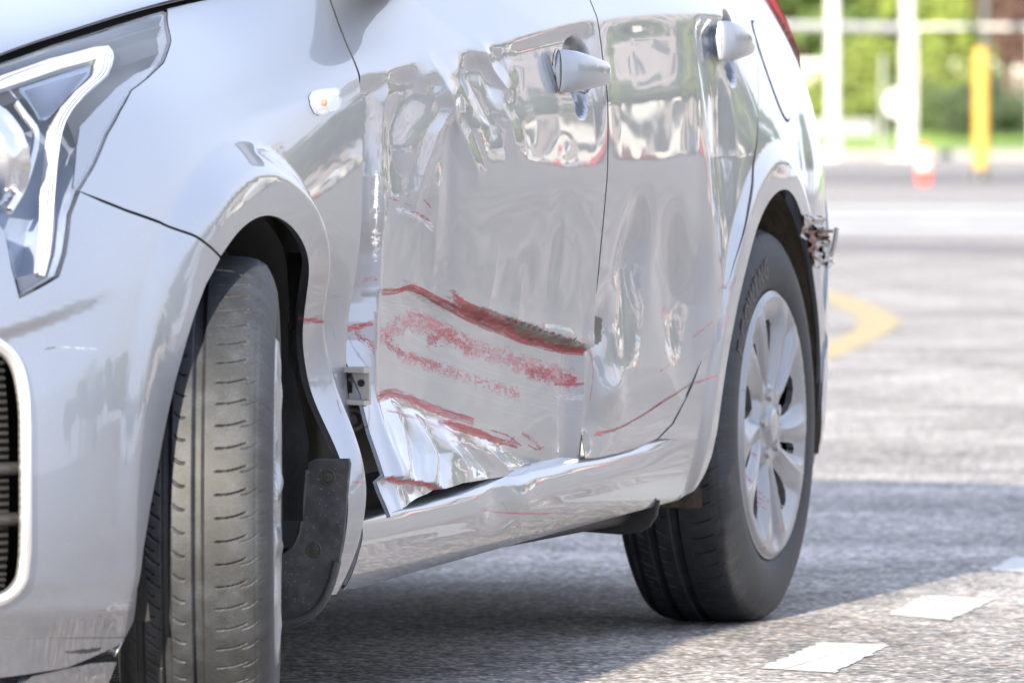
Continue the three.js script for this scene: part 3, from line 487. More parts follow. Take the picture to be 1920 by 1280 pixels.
// --- front wing
const LAMP_R = [[314, 24], [321, 77], [307, 118], [276, 147], [246, 170], [226, 208], [202, 252], [177, 312], [149, 358]];
const BUMP_SEAM = [[149, 358], [190, 376], [235, 394], [300, 417], [360, 440], [412, 481]];
{
  const lr = picks(clean, LAMP_R, [2.8, 0.85]), bs = picks(clean, BUMP_SEAM, [2.9, 0.7]), top = [];
  for (let s = 2.124; s < lr[0][0]; s += 0.02) top.push([s, seamY(s) - 0.001]);
  const a0 = Math.atan2(bs[5][1] - AF.y, bs[5][0] - AF.u);
  const poly = [...top, ...lr, ...bs.slice(1).map(([s, y]) => [s, y + 0.002]), ...arc(AF, AF.R, a0 + 0.006, Math.PI - 0.02, 70), [2.235, 0.25], [2.232, 0.205], [2.225, 0.172], [2.124, 0.172]];
  const wr = new Wear(2.1, 3.1, 0.15, 1.0, 1200, wing);
  wr.rub([[585, 560], [610, 568], [640, 556]], 20, [120, 116, 112], 0.55, 46, { thick: [0.4, 1.2], props: [60, 160, 60] }); wr.rub([[596, 597], [612, 602], [626, 604]], 8, RED, 0.75, 50, {}); wr.rub([[588, 592], [620, 612], [630, 640]], 20, [96, 94, 96], 0.5, 40, { thick: [0.4, 1] }); wr.rub([[632, 750], [636, 765], [640, 775]], 8, RED, 0.6, 20, {}); wr.rub([[655, 902], [664, 904], [672, 905]], 5, PINK, 0.6, 20, {});
  wr.scatter(120, [206, 206, 208], 0.4, [0.4, 0.9]);
  const w = put('front_wing', panel(poly, wing, { cell: [0.006, 0.006], hem: 0.010, uv: wr.uv() }), wr.material());
  w.userData.label = 'front wing pushed in behind the wheel arch';
  // side repeater
  const o = picks(wing, [[578, 182], [584, 172], [600, 168], [628, 165], [634, 172], [635, 190], [632, 204], [620, 211], [598, 217], [588, 212], [581, 198]], [2.35, 0.82]);
  const rep = put('side_repeater', panel(o, (s, y) => off(wing, 0.004 + 0.006 * gauss(s - 2.36, 0.06))(s, y), { cell: [0.006, 0.004], hem: 0.012 }), glass, w);
  put('repeater_back', panel(o, off(wing, 0.0008), { cell: [0.01, 0.01], hem: 0 }), std(lin(0.7, 0.7, 0.7), 0.25, 0.85), rep);
  const bc = wing(...pick(wing, 606, 192, [2.35, 0.82])); put('repeater_bulb', new THREE.SphereGeometry(0.0045, 16, 12).scale(1.4, 1, 0.6).translate(bc.x, bc.y, bc.z + 0.002), std(lin(0.75, 0.22, 0.03), 0.3), rep);
  for (let k = 0; k < 6; k++) { const a = wing(...pick(wing, 622 + k * 1.6, 172 + k, [2.35, 0.82])), b = wing(...pick(wing, 616 + k * 2.6, 208 - k, [2.35, 0.82])); put('repeater_rib', tube([V(a.x, a.y, a.z + 0.002), V(b.x, b.y, b.z + 0.002)], 0.0009, 2, 5), glass, rep); }
}
// --- sill
{
  const sill = (s, y) => lay(s, y, sillOff(s, y)), w = new Wear(0.3, 2.25, 0.1, 0.4, 1000, sill);
  w.scatter(700, [120, 112, 102], 0.4, [0.3, 0.9], (x, y) => y > 0.55); w.rub([[900, 955], [960, 962], [1050, 962]], 4, PINK, 0.5, 50, {}); w.rub([[940, 940], [960, 970], [975, 995]], 6, [110, 108, 106], 0.6, 30, { thick: [0.4, 1] });
  const front = put('sill', panel([[0.50, 0.36], [0.60, 0.40], [2.118, 0.38], [2.118, 0.172], [2.06, 0.170], [0.45, 0.212], [0.41, 0.224], [0.385, 0.248], [0.374, 0.275], [0.3735, 0.312], [0.40, 0.36]], sill, { cell: [0.012, 0.006], hem: 0.03, uv: w.uv() }), w.material());
}
// --- nose: bumper, lamp, bonnet
{
  const bs = picks(clean, BUMP_SEAM, [2.9, 0.7]), edge = picks(clean, [[411, 486], [386, 532], [366, 585], [346, 650], [328, 715], [311, 790], [296, 870], [281, 950], [268, 1030], [256, 1105], [250, 1163], [216, 1230], [224, 1243], [203, 1285]], [2.95, 0.4]);
  const lampLow = picks(clean, [[149, 360], [133, 402], [124, 474], [110, 519], [35, 560], [20, 502], [7, 434], [-6, 415], [-60, 398]], [3.1, 0.65]);
  const nose = (s, y) => { // a pressed feature line that runs back from the vent and fades
    const [f0, f1] = NFEAT, t = clamp((f0[0] - s) / (f0[0] - f1[0])), fy = lerp(f0[1], f1[1], t), fade = sstep(1, 0, t), d = (y - fy) / lerp(1, 0.75, t);
    return lay(s, y, skin0(s, y) + waves(s, y) * 0.5 - fade * 0.006 * sstep(0.008, -0.014, d) * sstep(-0.10, -0.02, d) + 0.004 * gauss(y - 0.205, 0.018) * sstep(2.98, 3.06, s));
  };
  const NFEAT = picks(clean, [[-10, 628], [240, 528]], [3.1, 0.6]);
  const vent = picks(clean, [[-70, 600], [0, 646], [24, 668], [36, 694], [44, 760], [46, 850], [46, 1000], [44, 1050], [38, 1085], [22, 1108], [0, 1122], [-70, 1140]], [3.2, 0.4]);
  const hole = [...vent, [3.62, vent[11][1] + 0.0], [3.62, vent[0][1]]];
  const poly = [[bs[5][0], bs[5][1] - 0.002], ...edge.slice(0, 12), [2.985, 0.160], [3.02, 0.150], [3.1, 0.135], [3.3, 0.125], [3.6, 0.13], [S_NOSE - 0.01, 0.13], [S_NOSE - 0.01, vent[0][1]], [3.62, vent[0][1]], ...hole.slice(-2, -1), ...vent.slice().reverse(), [3.621, vent[0][1] + 0.001], [S_NOSE - 0.01, vent[0][1] + 0.002], [S_NOSE - 0.01, 0.70], [3.6, 0.69], ...lampLow.slice().reverse(), ...bs.slice(1, 5).map(([s, y]) => [s, y - 0.002])];
  const w = new Wear(2.9, 4.0, 0.12, 0.8, 1000, clean);
  w.scatter(520, [226, 226, 226], 0.5, [0.35, 1.0], (x, y) => x < 0.45); w.scatter(50, [120, 110, 100], 0.5, [0.5, 1.1], (x) => x < 0.45);
  w.rub([[88, 655], [98, 653], [109, 651]], 3, [40, 42, 48], 0.9, 14, { thick: [1, 2] }); w.rub([[110, 650], [150, 652], [185, 654]], 2, [236, 237, 240], 0.5, 10, {});
  w.blot([[120, 1222], [150, 1217], [190, 1214], [186, 1219], [160, 1226], [130, 1225]], [44, 44, 46], 0.95, [0, 160, 0], 2); w.rub([[0, 1197], [100, 1196], [200, 1187]], 2, [60, 58, 56], 0.8, 50, { taper: false, thick: [0.6, 1.3] }); w.rub([[65, 1268], [120, 1255], [175, 1240], [216, 1229]], 4, [46, 44, 44], 0.9, 60, { thick: [0.8, 1.8] });
  w.rub([[195, 1140], [220, 1135], [248, 1132]], 22, [232, 232, 235], 0.5, 80, { thick: [0.4, 1.2] });
  const bumper = put('front_bumper', panel(poly, nose, { cell: [0.007, 0.006], hem: 0.012, uv: w.uv() }), w.material());
  // cracked corner hanging below it
  const scrap = picks(clean, [[64, 1270], [120, 1258], [175, 1246], [224, 1243], [205, 1290], [120, 1310], [20, 1310]], [3.0, 0.15]);
  put('bumper_lip', panel(scrap, off(nose, -0.004), { cell: [0.02, 0.012], hem: 0.01 }), paint, bumper);
  put('radiator_support', [rbox(0.22, 0.5, 1.22, 0.02, -3.0, 0.6, MIDW), rbox(0.5, 0.06, 1.3, 0.02, -2.75, 0.82, MIDW)], blackPlastic);
  // vent with bright surround
  const back = (s, y) => off(clean, -0.035)(s, y), big = vent.map(([s, y]) => [s - 0.004, y]);
  const ventM = put('side_vent', panel([[3.66, vent[0][1] + 0.03], ...big, [3.66, vent[11][1] - 0.03]], back, { cell: [0.02, 0.012], hem: 0 }), blackPlastic, bumper);
  const y0 = Math.min(...vent.map((p) => p[1])), y1 = Math.max(...vent.map((p) => p[1]));
  for (let y = y0 + 0.006; y < y1; y += 0.0095) { const s0 = Math.min(...vent.filter((p, i) => i && Math.abs(p[1] - y) < 0.06).map((p) => p[0])); const a = off(clean, -0.028)(s0 + 0.004, y), b = off(clean, -0.028)(s0 + 0.05, y), c = off(clean, -0.028)(s0 + 0.12, y); put('vent_rib', tube([a, b, c], 0.0028, 8, 6), blackPlastic, ventM); }
  for (const y of [lerp(y0, y1, 0.30), lerp(y0, y1, 0.48)]) { const P = (s, d) => off(clean, d)(s, y); put('vent_bar', tube([P(3.2, -0.02), P(3.26, -0.018), P(3.34, -0.018)], 0.008, 10, 8).scale(1, 1, 1), blackPlastic, ventM); }
  const trim = vent.map(([s, y], i) => off(nose, 0.002)(s + 0.001, y)); put('vent_trim', tube(trim, 0.0085, 120, 12), new THREE.MeshPhysicalMaterial({ color: lin(0.78, 0.78, 0.79), roughness: 0.16, metalness: 0.9, clearcoat: 1 }), bumper);
  put('grille', panel([[3.64, 0.36], [S_NOSE - 0.012, 0.34], [S_NOSE - 0.012, 0.6], [3.64, 0.6]], off(clean, 0.004), { cell: [0.03, 0.03], hem: 0.01 }), blackPlastic, bumper);

  // headlight
  const topL = [[-60, 138], [0, 119], [100, 84], [200, 53], [303, 21]];
  const outline = [...picks(clean, topL, [2.95, 0.87]), ...picks(clean, LAMP_R.map(([x, y]) => [x - 3, y]), [2.8, 0.85]), ...picks(clean, [[130, 402], [121, 474], [107, 516], [36, 556], [23, 502], [10, 434], [-4, 411], [-60, 392]], [3.1, 0.65])];
  const lens = put('headlight', panel(outline, off(clean, 0.0005), { cell: [0.012, 0.01], hem: 0.02 }), glass);
  const deep = (d) => off(clean, -d), inner = (list, d, g = [3, 0.75]) => { const m = deep(d); return [picks(m, list, g), m]; };
  put('lamp_housing', panel(outline.map(([s, y]) => [s, y]), deep(0.07), { cell: [0.02, 0.02], hem: -0.066 }), std(lin(0.26, 0.31, 0.42), 0.3, 0.3), lens);  // pale blue in the colour stands in for sky reflected by the lens
  const part = (name, list, d, mat, hem = 0.012) => { const [p, m] = inner(list, d); return put(name, panel(p, m, { cell: [0.008, 0.008], hem, bevel: 0.002 }), mat, lens); };
  const white = std(lin(0.42, 0.42, 0.42), 0.3);
  part('daylight_strip', [[-50, 160], [0, 142], [91, 110], [175, 88], [203, 85], [211, 96], [209, 123], [202, 141], [158, 180], [137, 203], [124, 226], [113, 256], [107, 310], [102, 365], [96, 467], [83, 518], [70, 520], [76, 467], [79, 365], [87, 284], [92, 241], [107, 208], [136, 175], [165, 150], [173, 135], [174, 115], [109, 133], [36, 158], [-50, 184]].map(([x, y], i, l) => i < 16 ? [x, y] : [x + 5, y - 5]), 0.012, white, 0.012);
  for (const o of [0, 7, 14]) { const [p, m] = inner([[206 - o * 0.8, 100], [200 - o, 135], [156 - o, 178], [120 - o * 0.9, 230], [106 - o * 0.7, 300], [100 - o, 370], [92 - o, 470]], 0.0105); put('strip_rib', tube(p.map((q) => m(...q)), 0.0009, 60, 5), std(lin(0.62, 0.62, 0.62), 0.3), lens); }
  const panelRidge = part('ridged_panel', [[34, 166], [170, 121], [166, 142], [126, 180], [94, 218], [84, 226], [74, 222]], 0.018, std(lin(0.12, 0.16, 0.25), 0.25, 0.4), 0.004);
  for (let k = 0; k < 16; k++) { const t = k / 16, [p, m] = inner([[lerp(46, 78, t), lerp(170, 222, t)], [lerp(162, 96, t), lerp(136, 216, t)]], 0.0168); put('panel_ridge', tube(p.map((q) => m(...q)), 0.0007, 6, 5), std(lin(0.14, 0.17, 0.25), 0.25, 0.4), panelRidge); }
  part('side_bezel', [[292, 122], [272, 147], [243, 170], [222, 208], [197, 252], [172, 312], [146, 356], [136, 350], [143, 275], [149, 237], [180, 203], [218, 164], [252, 139]], 0.006, std(lin(0.36, 0.36, 0.37), 0.06, 1), 0.004);
  part('lower_bezel', [[136, 354], [144, 360], [128, 402], [118, 474], [104, 512], [38, 550], [30, 520], [92, 505], [108, 440]], 0.016, std(lin(0.16, 0.16, 0.17), 0.12, 0.9), 0.006);
  { const [p, m] = inner([[-20, 130], [10, 168], [42, 212], [65, 243], [66, 268], [58, 305], [42, 352], [16, 396]], 0.026); put('bowl_ring', tube(p.map((q) => m(...q)), 0.005, 60, 8), std(lin(0.6, 0.6, 0.62), 0.2, 0.8), lens); }
  { const m = deep(0.045), c = m(...pick(m, -4, 290, [3.1, 0.75])); const bowl = new THREE.SphereGeometry(0.075, 40, 24, 0, Math.PI * 2, 0, Math.PI * 0.42); const pa = bowl.attributes.position; for (let i = 0; i < pa.count; i++) { const x = pa.getX(i), z = pa.getZ(i), a = Math.atan2(z, x), k = 1 - 0.14 * Math.abs(Math.sin(a * 9)) * (0.6 + 0.4 * Math.sin(pa.getY(i) * 260)); pa.setXYZ(i, x * k, pa.getY(i), z * k); } bowl.computeVertexNormals(); bowl.rotateX(Math.PI).rotateZ(-Math.PI / 2 * 0.9).rotateY(-0.35).translate(c.x, c.y, c.z - 0.005); put('lamp_reflector', bowl, std(lin(0.62, 0.62, 0.64), 0.22, 1), lens);
    put('lamp_bulb', new THREE.SphereGeometry(0.012, 16, 12).translate(c.x - 0.02, c.y, c.z), std(lin(0.8, 0.8, 0.8), 0.1), lens); }
  const low = [[-8, 408], [8, 432], [22, 500], [34, 552], [26, 556], [-40, 556], [-60, 420]];

  // bonnet: from the shut line across to the other side
  const seam = []; for (let s = 2.0; s <= 3.9; s += 0.02) { const v = clean(s, seamY(s)); seam.push([-v.x, v.z, v.y]); }
  const us = []; let last = 0; for (const r of seam) if (r[0] > last + 1e-4) { us.push(r); last = r[0]; }
  const sw = pchip(us.map((r) => [r[0], r[1]])), sy = pchip(us.map((r) => [r[0], r[2]])), uMax = us[us.length - 1][0];
  const bon = (u, t) => { const wl = sw(u) - 0.006, wr2 = 2 * MIDW - wl, e = Math.sin(Math.PI * clamp(t, 0, 1)); return V(-u, sy(u) + 0.004 + 0.075 * Math.pow(e, 0.55) * sstep(uMax + 0.02, uMax - 0.5, u) + 0.012 * e, lerp(wl, wr2, t)); };
  const bonnet = put('bonnet', panel([[1.98, 0], [uMax - 0.01, 0], [uMax - 0.01, 1], [1.98, 1]].map(([a, b]) => [a, b]), bon, { cell: [0.02, 0.006], hem: 0.012, flip: true }), paint);
  { const a = [], b = []; for (let s = 2.2; s < 3.9; s += 0.04) { a.push([s, seamY(s) - 0.03]); b.unshift([s, seamY(s) + 0.025]); } put('bonnet_ledge', panel([...a, ...b], off(clean, -0.022), { cell: [0.04, 0.02], hem: 0 }), rubberSeal, bonnet); }
  const gap = []; for (let s = 2.0; s < 3.6; s += 0.02) gap.push(s);
  put('bonnet_gap', grid(80, 1, (a, b) => { const s = lerp(2.0, 3.6, a), v = clean(s, seamY(s) - 0.004), n = 0.03; return V(v.x, v.y - 0.016 + 0.002 * b, v.z + 0.004 - 0.05 * b); }), rubberSeal, bonnet);
}
// --- rear bumper corner, lamp, bracket
{
  const rb = (s, y) => lay(s, y, skin0(s, y) + 0.004 + waves(s, y));
  const poly = [[-0.372, 0.40], [-0.545, 0.592], [-0.715, 0.712], [S_TAIL + 0.01, 0.72], [S_TAIL + 0.01, 0.21], [-0.60, 0.215], [-0.40, 0.25], [-0.372, 0.33]];
  const b = put('rear_bumper', panel(poly, rb, { cell: [0.02, 0.02], hem: 0.006 }), paint);
  const tl = [[-0.5, 1.03], [-0.57, 0.96], [-0.65, 0.90], [-0.71, 0.866], [-0.80, 0.872], [-0.98, 0.9], [-0.98, 1.03]];
  const red = new THREE.MeshPhysicalMaterial({ color: lin(0.22, 0.025, 0.035), roughness: 0.06, clearcoat: 1 });
  const lamp = put('tail_light', panel(tl, off(clean, 0.012), { cell: [0.015, 0.015], hem: 0.03 }), red);
  put('tail_light_lens', panel([[-0.57, 1.02], [-0.62, 0.965], [-0.68, 0.925], [-0.95, 0.925], [-0.95, 1.02]], off(clean, 0.014), { cell: [0.02, 0.02], hem: 0.004 }), new THREE.MeshPhysicalMaterial({ color: lin(0.45, 0.22, 0.2), roughness: 0.05, clearcoat: 1 }), lamp);
  const P = (x, y, u = -0.46) => { const [w, h] = onPlaneU(x, y, u); return V(-u, h, w); };
  const br = put('broken_bracket', tube([P(1526, 440), P(1545, 433), P(1562, 433)], 0.0032, 12, 6), steel);
  put('bracket_plate', tube([P(1569, 427), P(1566, 452), P(1558, 481)], 0.004, 12, 6), steel, br); put('bracket_arm', tube([P(1559, 480), P(1545, 470), P(1524, 452)], 0.004, 12, 6), steel, br);
  const torn = (x0, x1, y0, y1, lift, mat, k) => put('torn_flange', grid(16, 14, (a, c) => { const x = lerp(x0, x1, a) + 5 * vnoise(c * 7 + k, 2) * (a > 0.5 ? 1 : 0.4), y = lerp(y0, y1, c) + 9 * vnoise(a * 6, k + 4) * (c > 0.5 ? 1 : 0.3); return off(quarterSkin, lift + 0.010 * vnoise(a * 6 + k, c * 6) + 0.004 * vnoise(a * 15, c * 15 + k))(...pick(quarterSkin, x, y, [-0.35, 0.6])); }), mat, b);
  torn(1500, 1532, 404, 452, 0.006, std(lin(0.40, 0.34, 0.32), 0.4, 0.7), 1); torn(1508, 1530, 432, 486, 0.010, std(lin(0.20, 0.10, 0.08), 0.7, 0.2), 5); torn(1516, 1536, 452, 500, 0.013, steel, 9);
}
// ---------------------------------------------------------------- wheels
const TR = 0.313;
function tyreGeo(fine) {
  const prof = []; // [across, radius, tread?]
  const side = [[0.074, 0.206], [0.084, 0.209], [0.092, 0.218], [0.0965, 0.235], [0.0975, 0.252], [0.096, 0.268], [0.092, 0.282], [0.0875, 0.292], [0.083, 0.3]];
  for (const [a, r] of side) prof.push([a, r, 0]);
  const n = fine ? 96 : 12; for (let i = 0; i <= n; i++) { const a = lerp(0.0795, -0.0795, i / n), k = Math.abs(a) / 0.0795; prof.push([a, TR - 0.0045 * k * k - 0.006 * Math.pow(k, 9), 1]); }
  for (const [a, r] of side.slice().reverse()) prof.push([-a, r, 0]);
  const reps = 68, nt = fine ? reps * 30 : 64, P = [], T = [], I = [], m = prof.length;
  for (let j = 0; j <= nt; j++) {
    const th = j / nt * 2 * Math.PI, ph = j / nt * reps;
    for (let i = 0; i < m; i++) {
      let [a, r, tread] = prof[i];
      if (fine && tread) {
        const cut = (c, w, d) => d * sstep(w, w * 0.55, Math.abs(a - c));
        let g = Math.max(cut(0.006, 0.0075, 0.008), cut(-0.033, 0.0065, 0.0075), cut(-0.066, 0.0055, 0.0055));
        const slit = (lo, hi, sh, curve, d, wd = 0.055) => { if (a < lo || a > hi) return 0; const t = (a - lo) / (hi - lo); let f = ph + sh - curve * (t - 0.5) * 1 - 0.10 * Math.sin(t * 3); f -= Math.round(f); return d * sstep(wd, wd * 0.4, Math.abs(f)) * sstep(0, 0.12, t) * sstep(1.0, 0.9, t); };
        g = Math.max(g, slit(0.026, 0.066, 0, -0.30, 0.0055, 0.030), slit(0.058, 0.08, 0.02, -0.34, 0.0018, 0.034), slit(-0.026, -0.010, 0.35, 0.25, 0.0035), slit(-0.060, -0.040, 0.1, 0.55, 0.0035), slit(-0.060, -0.048, 0.6, 0.3, 0.003), slit(-0.0795, -0.072, 0.3, 0.2, 0.003));
        if (Math.abs(a - 0.076) < 0.0009) g = Math.max(g, 0.0008);
        r -= g;
      } else if (fine && !tread && a > 0 && r > 0.29) { let f = ph * 1; f -= Math.round(f); r -= 0.0008 * sstep(0.07, 0.02, Math.abs(f)); }
      let x = r * Math.cos(th), y = r * Math.sin(th); if (y < -0.31) { y = -0.31; }
      P.push(x, y, a); T.push(j / nt * 8, i / m);
    }
  }
  for (let j = 0; j < nt; j++) for (let i = 0; i < m - 1; i++) { const a = j * m + i, b = a + 1, c = a + m, d = c + 1; I.push(a, b, d, a, d, c); }
  const g = new THREE.BufferGeometry(); g.setAttribute('position', new THREE.Float32BufferAttribute(P, 3)); g.setAttribute('uv', new THREE.Float32BufferAttribute(T, 2)); g.setIndex(I); g.computeVertexNormals(); return g;
}
const rubberMap = dataTex(512, 512, (i, j) => { const n = pnoise(i / 6, j / 6, 85) * 0.4 + pnoise(i / 40, j / 40, 12) * 0.7 + pnoise(i / 2, j / 16, 256) * 0.25, d = hash2(i >> 1, j + 5) > 0.994 ? 40 : 0; const v = 39 * (1 + 0.65 * n) + d; return [v * 0.93, v, v * 1.13]; }, true);
const rubber = std(0xffffff, 0.62, 0, { map: rubberMap });
const fineTyre = tyreGeo(true), roughTyre = tyreGeo(false);
// wheel trim: a dished disc with openings between paired spokes
const CR = 0.212;
function trimDepth(x, y) {
  const r = Math.hypot(x, y), a = Math.atan2(y, x), k = 5 * (a + 1.2 * (r - 0.1)) / (2 * Math.PI), f = Math.abs(k - Math.round(k)), sp = Math.abs(f - 0);    // f: 0 in the middle of a pair of spokes, .5 in the middle of an opening
  let z = -0.004 + 0.010 * sstep(0.03, 0.19, r);
  z -= 0.014 * sstep(0.22, 0.34, f) * sstep(0.055, 0.085, r) * sstep(0.205, 0.150, r);
  z -= 0.010 * sstep(0.13, 0.05, f) * sstep(0.06, 0.09, r) * sstep(0.21, 0.17, r);
  z += 0.003 * gauss(f - 0.19, 0.035) * sstep(0.06, 0.1, r) * sstep(0.2, 0.17, r);
  z -= 0.008 * sstep(0.202, 0.2125, r); z += 0.008 * sstep(0.034, 0.026, r);
  return z;
}
function trimGeo() {
  const circle = Array.from({ length: 120 }, (_, i) => [CR * Math.cos(i / 60 * Math.PI), CR * Math.sin(i / 60 * Math.PI)]), poly = [];
  const swirl = (r, k) => { const a = k * 2 * Math.PI / 5 - 1.2 * (r - 0.1); return [r * Math.cos(a), r * Math.sin(a)]; };
  const holes = []; for (let n = 0; n < 5; n++) {
    const pts = [], add = (r, f) => pts.push(swirl(r, n + 0.5 + f)); // big opening
    for (const [r, f] of [[0.084, -0.08], [0.10, -0.135], [0.122, -0.165], [0.145, -0.16], [0.16, -0.125], [0.167, -0.04], [0.167, 0.04], [0.16, 0.125], [0.145, 0.16], [0.122, 0.165], [0.10, 0.135], [0.084, 0.08], [0.079, 0]]) add(r, f);
    holes.push(pts);
    const q = []; for (const [r, f] of [[0.09, -0.022], [0.11, -0.04], [0.14, -0.05], [0.16, -0.042], [0.167, 0], [0.16, 0.042], [0.14, 0.05], [0.11, 0.04], [0.09, 0.022]]) q.push(swirl(r, n + f)); holes.push(q);
  }
  const done = new Set(); // join each hole to the rim by a slit
  const join = new Map(); for (const h of holes) { let best = [9]; h.forEach((p, i) => circle.forEach((c, j) => { const d = Math.hypot(p[0] - c[0], p[1] - c[1]); if (d < best[0] && !join.has(j)) best = [d, i, j]; })); if (areaOf(h) > 0) { const p = h[best[1]]; h.reverse(); best[1] = h.indexOf(p); } join.set(best[2], [h, best[1]]); }
  circle.forEach((c, j) => { poly.push(c); if (join.has(j)) { const [h, i] = join.get(j); for (let k = 0; k <= h.length; k++) poly.push(h[(i + k) % h.length]); poly.push(c); } });
  return panel(poly, (x, y) => V(-x, y, trimDepth(x, y)), { cell: [0.005, 0.005], hem: 0.012, bevel: 0.0012, uv: (x, y) => [x / 0.43 + 0.5, y / 0.43 + 0.5] });
}
const trim = trimGeo();
function trimMaterial(red) {
  const c = document.createElement('canvas'); c.width = c.height = 512; const g = c.getContext('2d'); g.fillStyle = '#' + lin(0.27, 0.28, 0.30).getHexString(); g.fillRect(0, 0, 512, 512);
  const marks = [[0.74, -0.40, 0.10, 0.03], [0.60, -0.46, 0.08, 0.05], [0.32, -0.52, 0.05, 0.08], [0.05, -0.47, 0.06, 0.09], [-0.15, -0.50, 0.07, 0.03], [0.75, -0.22, 0.03, 0.06], [0.10, -0.82, 0.10, 0.02], [-0.12, -0.80, 0.08, 0.015], [0.55, -0.75, 0.05, 0.03]];
  if (red) for (const [x, y, a, b] of marks) for (let k = 0; k < 46; k++) { g.strokeStyle = `rgba(${RED.map((v) => Math.round(v * rr(0.85, 1.2))).join(',')},${rr(0.2, 0.7)})`; g.lineWidth = rr(0.6, 2.2); const X = (0.5 - (x + rr(-a, a)) * 0.5) * 512, Y = (0.5 - (y + rr(-b, b)) * 0.5) * 512; g.beginPath(); g.moveTo(X, Y); g.lineTo(X + rr(-9, 9), Y + rr(-4, 4)); g.stroke(); }
  for (let k = 0; k < 240; k++) { g.fillStyle = `rgba(70,64,58,${rr(0.1, 0.5)})`; g.fillRect(rnd() * 512, rnd() * 512, rr(0.6, 2.2), rr(0.6, 1.6)); }
  const t = new THREE.CanvasTexture(c); t.colorSpace = THREE.SRGBColorSpace; return new THREE.MeshPhysicalMaterial({ color: 0xffffff, map: t, roughness: 0.38, metalness: 0.55, clearcoat: 0.35, clearcoatRoughness: 0.18, side: THREE.DoubleSide });
}
const font = await new FontLoader().loadAsync('fonts/droid/droid_sans_bold.typeface.json');
function wheel(name, u, w, { steer = 0, spin = 0, fine = true, red = false, mirror = false, text = false } = {}) {
  const g = new THREE.Group(); g.name = name; g.position.set(-u - CARPOS.x, 0.31, w - CARPOS.z); g.rotation.y = steer + (mirror ? Math.PI : 0); car.add(g);
  const t = mesh('tyre', fine ? fineTyre : roughTyre, rubber, g);
  if (text) { // raised lettering on the sidewall
    const word = 'ECOWING', geos = []; [...word].forEach((ch, i) => { const a = text[0] - i * 0.135, q = new TextGeometry(ch, { font, size: 0.032, depth: 0.0008, curveSegments: 4 }); q.computeBoundingBox(); q.translate(-(q.boundingBox.max.x + q.boundingBox.min.x) / 2, -0.016, 0); q.rotateZ(a - Math.PI / 2); q.translate(0.254 * Math.cos(a), 0.254 * Math.sin(a), 0.0968); geos.push(q); });
    mesh('tyre_lettering', geos, std(lin(0.042, 0.043, 0.046), 0.55), t);
  }
  const c = new THREE.Group(); c.position.z = 0.070; c.rotation.z = spin; 
  const cover = mesh('wheel_trim', trim, trimMaterial(red), g); cover.position.z = 0.0925; cover.rotation.z = spin;
  mesh('wheel_rim', new THREE.LatheGeometry([[0.02, 0.0], [0.12, -0.002], [0.185, 0.012], [0.2, 0.055], [0.208, 0.066], [0.214, 0.07], [0.216, 0.06], [0.206, 0.05], [0.205, -0.06]].map(([r, z]) => new THREE.Vector2(r, z)), fine ? 72 : 32).rotateX(Math.PI / 2), std(lin(0.02, 0.02, 0.022), 0.5, 0.4), g);
  if (fine) { for (let k = 0; k < 5; k++) { const a = spin + k * 2 * Math.PI / 5 + 0.2; mesh('wheel_nut_cap', new THREE.CylinderGeometry(0.0085, 0.010, 0.008, 18).rotateX(Math.PI / 2).translate(0.048 * Math.cos(a), 0.048 * Math.sin(a), 0.0925 - 0.002), std(lin(0.36, 0.36, 0.37), 0.3, 0.6), g); }
    mesh('hub_cap', new THREE.LatheGeometry([[0, 0.098], [0.018, 0.0975], [0.026, 0.096], [0.029, 0.088]].map(([r, z]) => new THREE.Vector2(r, z)), 40).rotateX(Math.PI / 2), std(lin(0.4, 0.4, 0.41), 0.25, 0.7), g);
    mesh('brake_drum', new THREE.CylinderGeometry(0.13, 0.13, 0.05, 40).rotateX(Math.PI / 2).translate(0, 0, 0.012), std(lin(0.07, 0.055, 0.045), 0.7, 0.4), g); }
  return g;
}
wheel('front_wheel', 2.6, 0, { steer: 0.287, spin: 0.4 });
wheel('rear_wheel', 0, 0, { spin: -0.98, red: true, text: [2.62] });
wheel('front_wheel', 2.6, 2 * MIDW, { steer: 0.287, fine: false, mirror: true }); wheel('rear_wheel', 0, 2 * MIDW, { fine: false, mirror: true });

// ---------------------------------------------------------------- inside the arches, flap, underside
function liner(A, R, wIn, wOut, mat, name, a0, a1) {
  put(name, [grid(60, 10, (a, b) => { const t = lerp(a0, a1, a), w = lerp(wOut(t), wIn, b), r = R + 0.004 * Math.sin(t * 9) * b; return V(-(A.u + r * Math.cos(t)), A.y + r * Math.sin(t), w); }), grid(60, 6, (a, b) => { const t = lerp(a0, a1, a); return V(-(A.u + R * b * Math.cos(t)), A.y + R * b * Math.sin(t), wIn); })], mat);
}
liner(AF, 0.372, -0.30, (t) => 0.05 - 0.042 * sstep(2.0, 2.8, t) + 0.03 * sstep(2.9, 3.3, t), linerMat, 'wheel_arch_liner', -0.35, 3.2);
liner(AR, 0.386, -0.30, () => 0.075, mudMat, 'rear_arch_liner', -0.3, 3.3);
put('liner_seam', tube([0.9, 1.2, 1.5, 1.8, 2.2].map((t) => V(-(AF.u + 0.369 * Math.cos(t)), AF.y + 0.369 * Math.sin(t), -0.03)), 0.003, 30, 6), linerMat);
